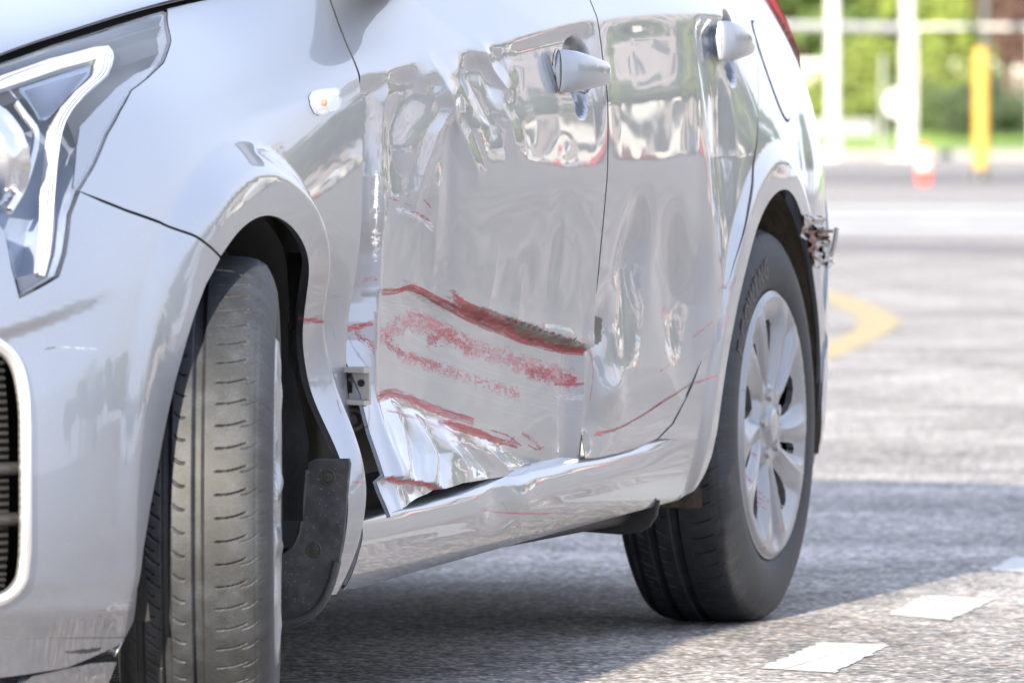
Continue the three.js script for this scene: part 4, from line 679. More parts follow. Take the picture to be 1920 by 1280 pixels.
{ // flap behind the front wheel: hangs across the car
  const U = 2.243, pts = [[582, 868], [596, 862], [654, 862], [656, 868], [650, 930], [644, 1000], [635, 1060], [624, 1098], [606, 1134], [582, 1156], [550, 1167], [500, 1168], [440, 1160], [440, 1000], [535, 1040], [556, 1020], [568, 970], [577, 920]].map(([x, y]) => onPlaneU(x, y, U));
  const flap = put('mud_flap', new THREE.ExtrudeGeometry(new THREE.Shape(pts.map(([w, y]) => new THREE.Vector2(w, y))), { depth: 0.004, bevelEnabled: true, bevelThickness: 0.0015, bevelSize: 0.002, bevelSegments: 3 }).rotateY(-Math.PI / 2).translate(-U, 0, 0), dustyPlastic);
  put('flap_lip', tube([[637, 1052], [624, 1098], [606, 1134], [582, 1156], [550, 1167], [500, 1168], [440, 1160]].map(([x, y]) => { const [w, h] = onPlaneU(x, y, U); return V(-U - 0.006, h, w - 0.002); }), 0.006, 60, 8), dustyPlastic, flap);
  put('flap_rib', tube([[577, 880], [570, 950], [560, 1010], [540, 1036], [500, 1050]].map(([x, y]) => { const [w, h] = onPlaneU(x, y, U); return V(-U - 0.006, h, w); }), 0.0028, 40, 6), dustyPlastic, flap);
  for (const [x, y] of [[617, 894], [591, 1030]]) { const [w, h] = onPlaneU(x, y, U), c = V(-U - 0.007, h, w); put('flap_screw', [cyl(0.0068, 0.0056, 0.004, 0, 0, 0, 20).rotateZ(Math.PI / 2).translate(c.x, c.y, c.z), box(0.002, 0.008, 0.0018, c.x - 0.0026, c.y, c.z), box(0.002, 0.0018, 0.008, c.x - 0.0026, c.y, c.z), new THREE.TorusGeometry(0.0095, 0.001, 6, 24).rotateY(Math.PI / 2).translate(c.x + 0.001, c.y, c.z)], std(lin(0.11, 0.105, 0.085), 0.5, 0.5), flap); }
  // lower liner between wheel and flap
  put('liner_skirt', grid(14, 30, (a, b) => V(-(U + 0.03 - 0.012 * a + 0.01 * vnoise(a * 5, b * 6)), lerp(0.62, 0.27, b), lerp(-0.12, interp([[0.16, 0.03], [0.30, 0.03], [0.37, 0.036], [0.44, 0.022], [0.5, 0.012], [0.56, 0.02], [0.63, 0.03]], lerp(0.62, 0.27, b)), a))), linerMat);
}
{ // hinge and pillar seen in the sprung gap
  const W = (x, y, u = 2.112) => { const [w, h] = onPlaneU(x, y, u); return V(-u, h, w); };
  const pl = (name, list, d, mat, parent, u = 2.112) => put(name, new THREE.ExtrudeGeometry(new THREE.Shape(list.map(([x, y]) => { const [w, h] = onPlaneU(x, y, u); return new THREE.Vector2(w, h); })), { depth: d, bevelEnabled: true, bevelThickness: 0.001, bevelSize: 0.001, bevelSegments: 2 }).rotateY(-Math.PI / 2).translate(-u, 0, 0), mat, parent);
  const pillar = pl('door_pillar', [[610, 560], [662, 560], [668, 990], [640, 990]], 0.004, primer, car, 2.07);
  const bone = std(lin(0.36, 0.34, 0.31), 0.55), h = pl('door_hinge', [[657, 700], [694, 700], [694, 748], [657, 748], [657, 738], [664, 738], [664, 712], [657, 712]], 0.006, bone, car, 2.108);
  pl('hinge_leaf', [[645, 687], [694, 689], [694, 697], [645, 695]], 0.03, bone, h, 2.1); pl('hinge_leaf', [[645, 748], [694, 751], [694, 757], [645, 755]], 0.03, bone, h, 2.1);
  const c = W(677, 718, 2.1165); put('hinge_hole', cyl(0.0048, 0.0048, 0.002, 0, 0, 0, 20).rotateZ(Math.PI / 2).translate(c.x, c.y, c.z), rubberSeal, h);
  const b = W(664, 786, 2.08); put('hinge_bolt', [new THREE.TorusGeometry(0.013, 0.003, 8, 28).rotateY(Math.PI / 2).translate(b.x, b.y, b.z), cyl(0.006, 0.006, 0.008, 0, 0, 0, 6).rotateZ(Math.PI / 2).translate(b.x, b.y, b.z)], primer, h);
}
{ // closed body behind the skin, floor, parts that hang under it
  const shell = [[2.9, 0.92], [2.2, 0.97], [-0.6, 0.98], [-0.7, 0.3], ...arc(AR, 0.40, Math.PI + 0.05, -0.05, 30), [0.5, 0.24], [2.05, 0.22], ...arc(AF, 0.40, Math.PI + 0.2, 0, 30)];
  const sh = (s, y) => lay(s, y, Math.min(skin0(s, y) - 0.06, 0.01));
  put('body_shell', [panel(shell, sh, { cell: [0.05, 0.05], hem: 0 }), panel(shell, flipSide(sh), { cell: [0.05, 0.05], hem: 0 })], primer);
  put('floor_pan', [rbox(1.78, 0.05, 1.56, 0.02, -1.31, 0.205, MIDW), rbox(1.0, 0.05, 1.1, 0.02, -2.65, 0.20, MIDW), rbox(0.42, 0.05, 1.36, 0.02, -3.16, 0.19, MIDW), rbox(0.9, 0.06, 1.0, 0.03, 0, 0.22, MIDW), rbox(0.6, 0.06, 1.3, 0.03, 0.60, 0.23, MIDW), rbox(0.12, 0.10, 1.3, 0.03, 0, 0.30, MIDW), rbox(0.1, 0.08, 1.2, 0.03, -2.6, 0.26, MIDW)], blackPlastic);
  const U = 0.58, d = [[1040, 958], [1235, 940], [1230, 965], [1218, 984], [1200, 995], [1165, 998], [1060, 990]].map(([x, y]) => onPlaneU(x, y, U));
  put('rear_deflector', new THREE.ExtrudeGeometry(new THREE.Shape(d.map(([w, y]) => new THREE.Vector2(w, y))), { depth: 0.006, bevelEnabled: true, bevelThickness: 0.002, bevelSize: 0.003, bevelSegments: 2 }).rotateY(-Math.PI / 2).translate(-U, 0, 0), blackPlastic);
}
// ---------------------------------------------------------------- far side and greenhouse
{
  const far = flipSide(clean), F = (name, poly, m = paint) => put(name, panel(poly, far, { cell: [0.03, 0.03], hem: 0.012, flip: true }), m);
  const fdp = [[1.054, 1.03], [2.118, 1.03], [2.118, 0.3], [1.054, 0.3]], rdp = [[1.046, 1.03], [1.046, 0.3], [0.62, 0.3], [0.45, 0.45], [0.38, 0.6], [0.2, 0.7], [0.1, 1.03]];
  F('front_door', fdp); F('rear_door', rdp);
  F('rear_quarter_panel', [[0.095, 1.03], [0.195, 0.7], [0.375, 0.6], [0.445, 0.45], [0.6, 0.3], [AR.R, 0.29], ...arc(AR, AR.R, -0.06, Math.PI - 0.14, 40), [-0.55, 0.6], [-0.72, 0.72], [-0.6, 1.03]]);
  const top = []; for (let s = 2.124; s < 2.7; s += 0.05) top.push([s, seamY(s)]);
  F('front_wing', [...top, [2.9, 0.78], [3.05, 0.70], [2.79, 0.625], ...arc(AF, AF.R, 1.04, Math.PI - 0.02, 50), [2.225, 0.172], [2.124, 0.172]]);
  F('front_bumper', [[2.79, 0.622], [3.048, 0.697], [3.3, 0.62], [S_NOSE - 0.01, 0.68], [S_NOSE - 0.01, 0.17], [2.98, 0.16], ...arc(AF, AF.R, 0.0, 1.03, 20)]);
  F('headlight', [[2.72, 0.89], [3.05, 0.705], [3.3, 0.62], [3.5, 0.7], [3.2, 0.83]], darkGlass); F('rear_bumper', [[-0.372, 0.4], [-0.545, 0.59], [-0.715, 0.71], [S_TAIL + 0.01, 0.72], [S_TAIL + 0.01, 0.26], [-0.4, 0.27]]); F('sill', [[0.4, 0.296], [2.118, 0.296], [2.118, 0.17], [0.4, 0.2]]);
  // upper body: pillars with windows set in, roof, screens, boot lid
  const roofY = pchip([[-0.95, 1.09], [-0.62, 1.115], [-0.42, 1.14], [0.25, 1.41], [0.7, 1.45], [1.15, 1.43], [1.5, 1.36], [2.02, 1.06], [2.2, 0.99]]);
  const side = (s, y) => clean(s, y), cant = (u) => Math.max(1.035, roofY(u) - 0.045);
  const arcTop = []; for (let s = -0.42; s <= 2.02; s += 0.06) arcTop.push([s, cant(s)]);
  for (const [map, flip] of [[side, false], [flipSide(side), true]]) {
    const frame = put('window_frame', panel([[-0.42, 1.032], [2.1, 1.032], ...arcTop.slice().reverse()], map, { cell: [0.04, 0.03], hem: 0.012, flip }), paint);
    for (const w of [[[1.1, 1.07], [1.88, 1.06], [1.5, 1.29], [1.1, 1.365]], [[0.25, 1.09], [1.02, 1.07], [1.02, 1.37], [0.4, 1.34]]]) put('side_window', panel(w, off(map, 0.003), { cell: [0.04, 0.04], hem: 0.002, flip }), darkGlass, frame);
  }
  const span = (u) => { const v = clean(clamp(u, -1.0, 2.2), u < -0.42 ? 1.03 : cant(u)); return v.z; };
  const across = (u0, u1) => grid(24, 30, (a, b) => { const u = lerp(u0, u1, a), wl = span(clamp(u, -0.42, 2.1)) - (u < -0.42 ? 0.06 * (-0.42 - u) / 0.5 : 0), e = 1 - Math.pow(Math.abs(2 * b - 1), 2.4), yE = Math.max(u < -0.42 ? 1.03 - 0.12 * sstep(-0.75, -0.95, u) : cant(u), 0.9); return V(-u, lerp(yE, roofY(u), e), lerp(wl, 2 * MIDW - wl, b)); });
  put('roof', across(0.2, 1.5), paint); put('windscreen', across(1.5, 2.06), darkGlass); put('rear_screen', across(-0.42, 0.2), darkGlass); put('boot_lid', across(-0.94, -0.42), paint);
  put('tail_panel', grid(20, 10, (a, b) => V(0.93 - 0.02 * b, lerp(0.7, 1.0, b), lerp(-0.36, 2 * MIDW + 0.36, a))), paint);
  put('cowl', grid(16, 4, (a, b) => V(lerp(-2.2, -2.0, b), 0.975, lerp(-0.02, 2 * MIDW + 0.02, a))), blackPlastic);
  for (const z of [0.119, 2 * MIDW - 0.119]) { const m = put('door_mirror', rbox(0.10, 0.112, 0.172, 0.045, -1.87, 1.021, z), blackPlastic); put('mirror_arm', rbox(0.06, 0.04, 0.10, 0.015, -1.86, 1.0, z > 0 ? 0.03 : 2 * MIDW - 0.03), blackPlastic, m); put('mirror_glass', box(0.004, 0.085, 0.13, -1.818, 1.021, z), chrome, m); }
}
shade(car);
// ---------------------------------------------------------------- ground
const asphalt = (() => {
  const n = 1024, cm = dataTex(n, n, (i, j) => {
    const big = pnoise(i / 128, j / 128, 8) * 0.30 + pnoise(i / 40, j / 40, 26) * 0.20, ch = pnoise(i / 2.5, j / 2.5, 409), f = pnoise(i / 5, j / 5, 204), h = hash2(i >> 1, j >> 1);
    let v = 133 * (1 + big * 0.9 + 0.78 * ch + 0.55 * f); const warm = h > 0.9 ? 1.1 : 1; if (h > 0.965) v *= 1.5; if (h < 0.05) v *= 0.62; return [v * 1.03 * warm, v, v * 0.98 / warm];
  }, true), bm = dataTex(n, n, (i, j) => { const v = 128 + 150 * pnoise(i / 2.5, j / 2.5, 409) + 90 * pnoise(i / 5, j / 5, 204); return [v, v, v]; });
  return std(0xffffff, 0.85, 0, { map: cm, bumpMap: bm, bumpScale: 0.004 });
})();
function ground(name, pts, y, mat, tile = 2.6, kind = 'structure') { // pts: world (x, z)
  const g = new THREE.ShapeGeometry(new THREE.Shape(pts.map(([x, z]) => new THREE.Vector2(x, -z)))).rotateX(-Math.PI / 2).translate(0, y, 0), p = g.attributes.position, uv = g.attributes.uv;
  for (let i = 0; i < p.count; i++) uv.setXY(i, p.getX(i) / tile, p.getZ(i) / tile);
  const m = mesh(name, g, mat); if (kind) m.userData.kind = kind; return m;
}
const quad = (x0, z0, x1, z1) => [[x0, z0], [x1, z0], [x1, z1], [x0, z1]];
ground('road', quad(-300, -400, 700, 400), 0, asphalt);
const paintWhite = std(0xffffff, 0.6, 0, { map: dataTex(256, 256, (i, j) => { const n = pnoise(i / 6, j / 6, 42) + pnoise(i / 2, j / 2, 128) * 0.9, v = (n > 0.48 ? 140 : 184) * (1 + 0.12 * n); return [v, v, v * 0.98]; }, true) });
const paintYellow = std(0xffffff, 0.6, 0, { map: dataTex(256, 256, (i, j) => { const n = pnoise(i / 6, j / 6, 42) + pnoise(i / 2, j / 2, 128) * 0.7, k = n > 0.3 ? 0.6 : 1 + 0.12 * n; return [170 * k, 150 * k, 104 * k]; }, true) });
const rough = (pts, amp = 0.006) => { const out = []; for (let i = 0; i < pts.length; i++) { const a = pts[i], b = pts[(i + 1) % pts.length]; for (let k = 0; k < 40; k++) out.push([lerp(a[0], b[0], k / 40) + amp * vnoise(i * 9 + k * 0.7, 3), lerp(a[1], b[1], k / 40) + amp * vnoise(k * 0.7 + i * 7, 8)]); } return out; };
const mark = (name, px, mat, label) => { const pts = px.map(([x, y]) => onGround(x, y, 0.0015)); const m = ground(name, rough(pts, 0.012), 0.0015, mat, 0.7); return m; };
for (const q of [[[1421, 1252], [1537, 1203], [1668, 1208], [1565, 1261]], [[1661, 1151], [1730, 1115], [1867, 1122], [1781, 1163]], [[1854, 1068], [1898, 1044], [2030, 1047], [1965, 1076]], [[2030, 1007], [2060, 985], [2170, 988], [2130, 1010]]]) mark('lane_dash', q, paintWhite);
mark('yellow_line', [[1500, 530], [1600, 556], [1660, 580], [1692, 602], [1670, 622], [1610, 652], [1500, 700], [1500, 668], [1560, 640], [1600, 620], [1614, 604], [1596, 588], [1550, 566], [1500, 552]], paintYellow);
const wornWhite = paintWhite.clone(); wornWhite.color = lin(0.95, 0.95, 0.97);
for (const [y0, y1] of [[386, 392], [402, 410], [424, 432]]) mark('white_road_band', [[1300, y0], [2300, y0 + 3], [2300, y1 + 4], [1300, y1]], wornWhite);
const darkBandMat = asphalt.clone(); darkBandMat.color = lin(0.72, 0.73, 0.77);  // road asphalt with a darker, slightly blue colour
mark('dark_road_band', [[1300, 449], [1700, 452], [2300, 464], [2300, 490], [1700, 476], [1300, 474]], darkBandMat);  // shadow lying across the far road, put into the asphalt colour
mark('dark_road_band', [[1300, 318], [2300, 322], [2300, 350], [1300, 346]], darkBandMat);  // farther band in the same darker colour

// ---------------------------------------------------------------- verge, hedge, trees, posts behind
const grassMat = std(0xffffff, 0.9, 0, { map: dataTex(512, 512, (i, j) => { const n = pnoise(i / 3, j / 3, 170) * 0.5 + pnoise(i / 24, j / 24, 21) * 0.5, v = 1 + n; return [120 * v, 148 * v, 60 * v * 0.9]; }, true) });
const concrete = std(lin(0.24, 0.23, 0.22), 0.9), whitePaint = std(lin(0.5, 0.5, 0.5), 0.4), greyPaint = std(lin(0.2, 0.22, 0.19), 0.5), darkPaint = std(lin(0.05, 0.05, 0.055), 0.5);
const D0 = 142; // metres to the kerb
const gp = (px, d, h = 0) => { const v = atDepth(px, 215, d); v.y = h; return v; };
{
  const a = gp(-3200, D0), b = gp(5200, D0), dir = b.clone().sub(a).normalize(), back = V(-dir.z, 0, dir.x).multiplyScalar(V(-dir.z, 0, dir.x).x > 0 ? 1 : -1);
  const band = (name, d0, d1, y0, y1, mat, t) => { const P = (k, d, y) => a.clone().addScaledVector(dir, k * 80).addScaledVector(back, d).setY(y); const g = grid(20, 6, (u, v) => P(u, lerp(d0, d1, v), lerp(y0, y1, sstep(0, 1, v))), (u, v) => [u * 80 / t, v * (d1 - d0) / t]); const m = mesh(name, g, mat); m.userData.kind = 'structure'; return m; };
  band('kerb', 0, 0.01, 0, 0.14, concrete, 1); band('pavement', 0.01, 4, 0.14, 0.15, concrete, 1); band('grass_verge', 4, 26, 0.15, 0.62, grassMat, 6); band('grass_bank', 26, 300, 0.62, 5, grassMat, 6);
}
function leafGeo(n, rx, ry, rz, size, lumps) {
  const P = [], N = [], I = [], c = []; for (let k = 0; k < lumps; k++) { const a = rr(0, 6.28), e = rr(-0.7, 1), q = rr(0.45, 0.85); c.push([Math.cos(a) * Math.sqrt(1 - Math.min(1, e * e)) * q * rx, e * q * ry, Math.sin(a) * Math.sqrt(1 - Math.min(1, e * e)) * q * rz, rr(0.28, 0.5)]); }
  for (let i = 0; i < n; i++) {
    const l = c[i % lumps], a = rr(0, 6.28), z = rr(-1, 1), r = Math.pow(rnd(), 0.4) * l[3], s = Math.sqrt(1 - z * z), x = l[0] + Math.cos(a) * s * r * rx, y = l[1] + z * r * ry, w = l[2] + Math.sin(a) * s * r * rz;
    const d = V(rr(-1, 1), rr(-1, 1), rr(-1, 1)).normalize(), e = V(rr(-1, 1), rr(-1, 1), rr(-1, 1)).cross(d).normalize(), k = size * rr(0.6, 1.3), o = P.length / 3;
    for (const [p, q] of [[-1, 0], [0, -0.55], [1, 0], [0, 0.55]]) P.push(x + (d.x * p + e.x * q) * k, y + (d.y * p + e.y * q) * k, w + (d.z * p + e.z * q) * k);
    I.push(o, o + 1, o + 2, o, o + 2, o + 3);
  }
  const g = new THREE.BufferGeometry(); g.setAttribute('position', new THREE.Float32BufferAttribute(P, 3)); g.setAttribute('uv', new THREE.Float32BufferAttribute(new Float32Array(P.length / 3 * 2), 2)); g.setIndex(I); g.computeVertexNormals(); return g;
}
const leaf = (r, g, b) => new THREE.MeshPhysicalMaterial({ color: lin(r, g, b), roughness: 0.9, transmission: 0.35, thickness: 0, side: THREE.DoubleSide });
const LEAF = { fresh: leaf(0.20, 0.26, 0.04), mid: leaf(0.10, 0.16, 0.04), dark: leaf(0.06, 0.10, 0.035), purple: leaf(0.11, 0.055, 0.045), pink: leaf(0.5, 0.4, 0.36) };
const bark = std(lin(0.10, 0.08, 0.065), 0.9);
const CROWN = [leafGeo(2600, 1, 1, 1, 0.10, 22), leafGeo(2600, 1, 1, 1, 0.10, 26), leafGeo(2200, 1, 1, 1, 0.11, 18)];
function tree(name, pos, h, rx, mat, label, group, v = 0, clear = 0.35) {
  const t = thing(name, label, 'tree', pos, v * 1.3, group), cr = h * (1 - clear) / 2;
  const lv = []; for (let k = 0; k < 7; k++) { const a = k * 0.9 + v; lv.push(tube([V(0, h * (clear - 0.05), 0), V(Math.cos(a) * rx * 0.3, h * clear + cr * 0.7, Math.sin(a) * rx * 0.3), V(Math.cos(a) * rx * 0.6, h * clear + cr * (0.9 + 0.1 * (k % 3)), Math.sin(a) * rx * 0.6)], h * 0.008, 8, 5)); }
  mesh('trunk', [cyl(h * 0.028, h * 0.015, h * (clear + 0.25), 0, h * (clear + 0.25) / 2, 0, 10), ...lv], bark, t);
  const c = mesh('crown', CROWN[v % 3], mat, t); c.position.y = h - cr; c.scale.set(rx, cr, rx); return t;
}
function bush(pos, w, h, mat, label, group, v = 0) { const t = thing('bush', label, 'bush', pos, v, group); const c = mesh('foliage', CROWN[v % 3], mat, t); c.position.y = h * 0.5; c.scale.set(w / 2, h * 0.55, w / 2); mesh('stem', cyl(0.04, 0.02, h * 0.6, 0, h * 0.3, 0, 8), bark, t); return t; }
{ // things seen behind the car, at the kerb
  const yp = thing('yellow_post', 'thick yellow barrier post on a dark foot at the road edge', 'post', gp(1840, 94).toArray());
  mesh('post_tube', new THREE.LatheGeometry([[0, 1.62], [0.06, 1.61], [0.088, 1.57], [0.094, 1.5], [0.094, 0.16]].map(([r, y]) => new THREE.Vector2(r, y)), 32), std(lin(0.42, 0.26, 0.035), 0.45), yp);
  mesh('post_foot', [cyl(0.15, 0.14, 0.03, 0, 0.015, 0, 24), cyl(0.12, 0.088, 0.15, 0, 0.10, 0, 24)], darkPaint, yp); for (const k of [0, 1, 2, 3]) mesh('post_bolt', cyl(0.014, 0.014, 0.03, 0.125 * Math.cos(k * 1.57), 0.06, 0.125 * Math.sin(k * 1.57), 6), steel, yp);
  const rb = thing('red_white_bollard', 'small red and white banded bollard standing on the far asphalt', 'bollard', gp(1733, 90).toArray());
  for (const [y0, y1, r, m] of [[0, 0.17, 0.082, 1], [0.17, 0.26, 0.084, 0], [0.26, 0.30, 0.078, 1], [0.30, 0.40, 0.078, 0]]) mesh('bollard_band', cyl(r, r * 0.97, y1 - y0, 0, (y0 + y1) / 2, 0, 28), m ? std(lin(0.72, 0.06, 0.045), 0.45) : whitePaint, rb);
  mesh('bollard_cap', new THREE.SphereGeometry(0.076, 24, 12, 0, Math.PI * 2, 0, Math.PI / 2).scale(1, 0.85, 1).translate(0, 0.40, 0), std(lin(0.72, 0.06, 0.045), 0.45), rb);
  // white pipe gantry
  const A = gp(1562, 137), B = gp(1702, 139), gd = B.clone().sub(A), len = gd.length(), turn = Math.atan2(-gd.z, gd.x);
  const ga = thing('pipe_gantry', 'white steel pipe gantry with two tall posts and cross beams', 'gantry', A.toArray(), turn);
  for (const x of [0, len]) { mesh('gantry_post', [cyl(0.115, 0.115, 6, x, 3, 0, 24), cyl(0.155, 0.155, 0.6, x, 0.3, 0, 24)], whitePaint, ga); mesh('post_base', rbox(0.55, 0.06, 0.55, 0.02, x, 0.03, 0), whitePaint, ga); }
  mesh('cross_beam', [cyl(0.075, 0.075, len + 1.6, 0, 0, 0, 16).rotateZ(Math.PI / 2).translate(len / 2 - 0.8, 2.34, 0)], whitePaint, ga); mesh('cross_beam', [cyl(0.09, 0.09, len + 1.6, 0, 0, 0, 16).rotateZ(Math.PI / 2).translate(len / 2 - 0.8, 4.6, 0)], whitePaint, ga);
  mesh('guard_board', rbox(1.9, 0.30, 0.08, 0.03, 0.2, 0.56, 0.12), whitePaint, ga);
  const tp = thing('thin_pole', 'thin grey green pole between the white gantry posts', 'pole', gp(1656, 134).toArray()); mesh('pole_tube', cyl(0.05, 0.045, 1.75, 0, 0.875, 0, 16), greyPaint, tp); mesh('pole_cap', new THREE.SphereGeometry(0.062, 16, 8).translate(0, 1.75, 0), greyPaint, tp);
  const sg = thing('round_sign', 'white round sign plate on a short pole by the gantry', 'sign', gp(1686, 133).toArray(), -1.3); mesh('sign_plate', cyl(0.24, 0.24, 0.02, 0, 0, 0, 32).rotateX(Math.PI / 2).translate(0, 1.0, 0.04), whitePaint, sg); mesh('sign_pole', cyl(0.025, 0.025, 1.1, 0, 0.55, 0, 12), greyPaint, sg);
  const lp = thing('dark_lamp_post', 'dark slim lamp post rising behind the yellow post', 'lamp post', gp(1848, 150, 0.3).toArray()); mesh('lamp_pole', cyl(0.11, 0.09, 7, 0, 3.5, 0, 16), darkPaint, lp); mesh('lamp_head', rbox(0.7, 0.12, 0.3, 0.05, -0.3, 7, 0), darkPaint, lp);
  const rails = [[1716, 1935, 50, 148, 0.04]];
  rails.forEach(([x0, x1, y, d, r], i) => { const p = atDepth(x0, y, d), q = atDepth(x1, y, d), v = q.clone().sub(p), t = thing('white_fence', ['white tubular fence running on beside the gantry', 'short white rail between gantry posts behind the grass', 'second white rail fence by the purple tree'][i], 'fence', [p.x, 0, p.z], Math.atan2(-v.z, v.x)), l = v.length(); mesh('rail', cyl(r, r, l, 0, 0, 0, 12).rotateZ(Math.PI / 2).translate(l / 2, p.y, 0), whitePaint, t); for (let k = 0; k <= 2; k += 2) mesh('fence_post', cyl(0.035, 0.035, p.y, l * k / 2, p.y / 2, 0, 10), whitePaint, t); });
  for (const [px, d, w, h, m, lab, v] of [[1590, 158, 2.2, 1.1, LEAF.fresh, 'round light green bush behind the white gantry', 0], [1630, 162, 2.0, 1.9, LEAF.fresh, 'tall light green bush beside the thin pole', 1], [1722, 160, 1.8, 1.2, LEAF.mid, 'mid green bush behind the white round sign', 2], [1792, 158, 1.6, 0.9, LEAF.mid, 'low bush left of the yellow post', 1], [1860, 156, 2.0, 1.0, LEAF.dark, 'dark low bush right of the yellow post', 0], [1915, 160, 1.8, 1.2, LEAF.dark, 'dark bush under the purple leaved tree', 2], [1800, 170, 2.2, 2.0, LEAF.fresh, 'large yellow green shrub below the fence rails', 2]]) bush(gp(px, d, 0.45).toArray(), w, h, m, lab, 'bushes on the grass bank', v);
  // pale low buildings
  for (const [px, d, w, h, lab] of [[1600, 185, 6, 1.3, 'pale low building left behind the gantry'], [1770, 190, 9, 1.2, 'long white low building behind the shrubs'], [1930, 195, 8, 1.1, 'white low building right behind the purple tree']]) { const p = gp(px, d, 0.6), b = thing('low_building', lab, 'building', p.toArray(), -1.29); mesh('wall', box(w, h, 4, 0, h / 2, 0), std(lin(0.30, 0.26, 0.25), 0.8), b); mesh('roof', box(w + 0.4, 0.18, 4.4, 0, h + 0.09, 0), std(lin(0.6, 0.6, 0.6), 0.7), b); for (let k = 0; k < 3; k++) mesh('window', box(0.9, 0.6, 0.06, (k - 1) * w / 3.4, h * 0.55, 2.0), darkGlass, b); }
  for (const [px, d, h, r, m, lab, v] of [[1590, 215, 9, 4.2, LEAF.fresh, 'fresh green tree behind the gantry beam', 0], [1670, 225, 10, 4.6, LEAF.mid, 'mid green tree behind the gantry posts', 1], [1745, 230, 11, 4.0, LEAF.dark, 'dark green tree behind the fence rails', 2], [1800, 205, 7.5, 3.2, LEAF.fresh, 'yellow green tree above the shrubs', 1], [1480, 210, 9, 4.5, LEAF.mid, 'mid green tree hidden behind the car tail', 2], [1960, 240, 12, 5, LEAF.mid, 'tall green tree right of the purple tree', 0]]) tree('leafy_tree', gp(px, d, 0.6).toArray(), h, r, m, lab, 'trees on the far bank', v, 0.12);
  tree('purple_tree', gp(1890, 160, 0.4).toArray(), 5.2, 0.85, LEAF.purple, 'narrow purple brown leaved tree beside the lamp post', 'trees on the far bank', 1, 0.16);
}
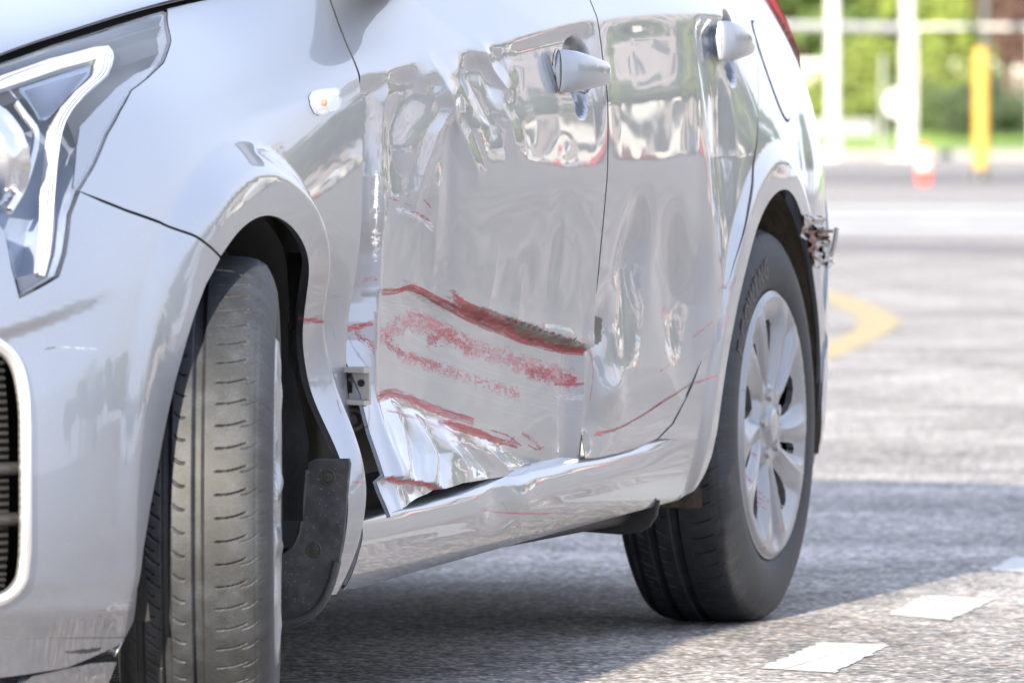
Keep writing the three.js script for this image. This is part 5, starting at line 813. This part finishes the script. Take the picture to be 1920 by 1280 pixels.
// ---------------------------------------------------------------- beside the road, out of the picture: what the shiny side mirrors
{
  const back = (a, d) => [-1.5 + Math.cos(a) * d, 0, 0.2 + Math.sin(a) * d];   // a: angle outwards from the car's line, going back
  for (let k = 0; k < 17; k++) { const a = 0.11 + k * 0.058 + rr(-0.02, 0.02), d = 142 + rr(-8, 18); const p = back(a, d); tree('roadside_tree', p, rr(9, 13.5), rr(5, 7), [LEAF.mid, LEAF.dark, LEAF.fresh, LEAF.mid][k % 4], ['mid green leafy tree in the row along the road side', 'dark green leafy tree in the row along the road side', 'fresh green leafy tree in the row along the road side', 'mid green leafy tree in the row along the road side'][k % 4], 'trees along the road side', k % 3, 0.2); }
  for (const [a, d, w, h, c, lab] of [[0.24, 215, 50, 24, [0.27, 0.24, 0.25], 'long grey pink apartment block behind the road side trees'], [0.55, 210, 60, 26, [0.33, 0.30, 0.30], 'pale apartment block behind the road side trees'], [0.95, 190, 60, 21, [0.27, 0.27, 0.29], 'grey apartment block at the end of the tree row']]) {
    const p = back(a, d), b = thing('apartment_block', lab, 'building', p, Math.PI / 2 - 0.25 + a * 0.8); mesh('wall', box(w, h, 12, 0, h / 2, 0), std(lin(...c), 0.85), b); mesh('roof', box(w + 0.6, 0.5, 12.6, 0, h + 0.25, 0), concrete, b);
    for (let i = 0; i < Math.floor(w / 4); i++) for (let j = 0; j < Math.floor(h / 3.2); j++) for (const s of [-1, 1]) mesh('window', box(1.9, 1.6, 0.12, -w / 2 + 2 + i * 4, 1.9 + j * 3.2, s * 6.02), darkGlass, b);
  }
  // white box lorry with coloured stripes
  const lor = (p, turn, lab, c1, c2) => {
    const t = thing('box_lorry', lab, 'lorry', p, turn); mesh('cargo_box', rbox(6.2, 2.3, 2.3, 0.05, 0.8, 2.05, 0), whitePaint, t); mesh('cab', [rbox(1.7, 1.5, 2.2, 0.15, -3.2, 1.25, 0), rbox(1.4, 0.9, 2.1, 0.2, -3.05, 2.2, 0)], whitePaint, t); mesh('windscreen', rbox(0.06, 0.75, 1.9, 0.02, -3.78, 2.2, 0), darkGlass, t); mesh('chassis', rbox(7.6, 0.3, 1.4, 0.05, 0, 0.7, 0), darkPaint, t);
    for (const s of [-1, 1]) { mesh('stripe', box(6.0, 0.16, 0.012, 0.8, 2.75, s * 1.157), std(lin(...c1), 0.5), t); mesh('stripe', box(6.0, 0.12, 0.012, 0.8, 2.4, s * 1.157), std(lin(...c2), 0.5), t); for (const x of [-3.0, 2.4]) mesh('wheel', cyl(0.45, 0.45, 0.3, 0, 0, 0, 24).rotateX(Math.PI / 2).translate(x, 0.45, s * 0.95), rubberSeal, t); mesh('side_window', box(0.9, 0.6, 0.012, -3.1, 2.2, s * 1.07), darkGlass, t); }
    return t;
  };
  lor(back(0.268, 120), -0.268, 'white box lorry with red and blue stripes parked by the trees', [0.06, 0.12, 0.45], [0.62, 0.05, 0.05]);
  lor(back(0.302, 104), -0.302, 'white box lorry with yellow and blue stripes beside the beige parked saloon', [0.7, 0.5, 0.06], [0.08, 0.2, 0.5]);
  const parked = (p, turn, c, lab) => {
    const t = thing('parked_car', lab, 'car', p, turn, 'cars parked along the road side'), m = new THREE.MeshPhysicalMaterial({ color: lin(...c), roughness: 0.35, metalness: 0.2, clearcoat: 1 });
    const sh = new THREE.Shape([[-2.1, 0.3], [-2.15, 0.62], [-1.95, 0.78], [-1.0, 0.92], [-0.35, 1.4], [0.75, 1.44], [1.45, 1.02], [2.05, 0.96], [2.15, 0.6], [2.08, 0.3]].map((q) => new THREE.Vector2(...q)));
    mesh('body', new THREE.ExtrudeGeometry(sh, { depth: 1.5, bevelEnabled: true, bevelSize: 0.08, bevelThickness: 0.1, bevelSegments: 4 }).translate(0, 0, -0.75), m, t);
    const win = new THREE.Shape([[-0.85, 0.95], [-0.3, 1.34], [0.7, 1.38], [1.2, 1.02]].map((q) => new THREE.Vector2(...q))); for (const s of [-1, 1]) { mesh('side_window', new THREE.ExtrudeGeometry(win, { depth: 0.01, bevelEnabled: false }).translate(0, 0, s > 0 ? 0.852 : -0.862), darkGlass, t); for (const x of [-1.3, 1.3]) mesh('wheel', cyl(0.31, 0.31, 0.2, 0, 0, 0, 24).rotateX(Math.PI / 2).translate(x, 0.31, s * 0.78), rubberSeal, t); }
    return t;
  };
  for (const [a, d, tn, c, lab] of [[0.288, 96, 0.1, [0.55, 0.03, 0.03], 'red parked saloon in front of the striped lorry'], [0.325, 92, 0.3, [0.75, 0.75, 0.75], 'white parked saloon beside the red one'], [0.22, 100, 0.1, [0.1, 0.12, 0.16], 'dark blue parked saloon at the far end of the row'], [0.60, 70, 0.6, [0.05, 0.05, 0.055], 'black parked saloon near the second lorry'], [0.36, 90, 0.4, [0.6, 0.58, 0.5], 'beige parked saloon behind the white one']]) parked(back(a, d), tn, c, lab);
}
renderer.render(scene, camera);
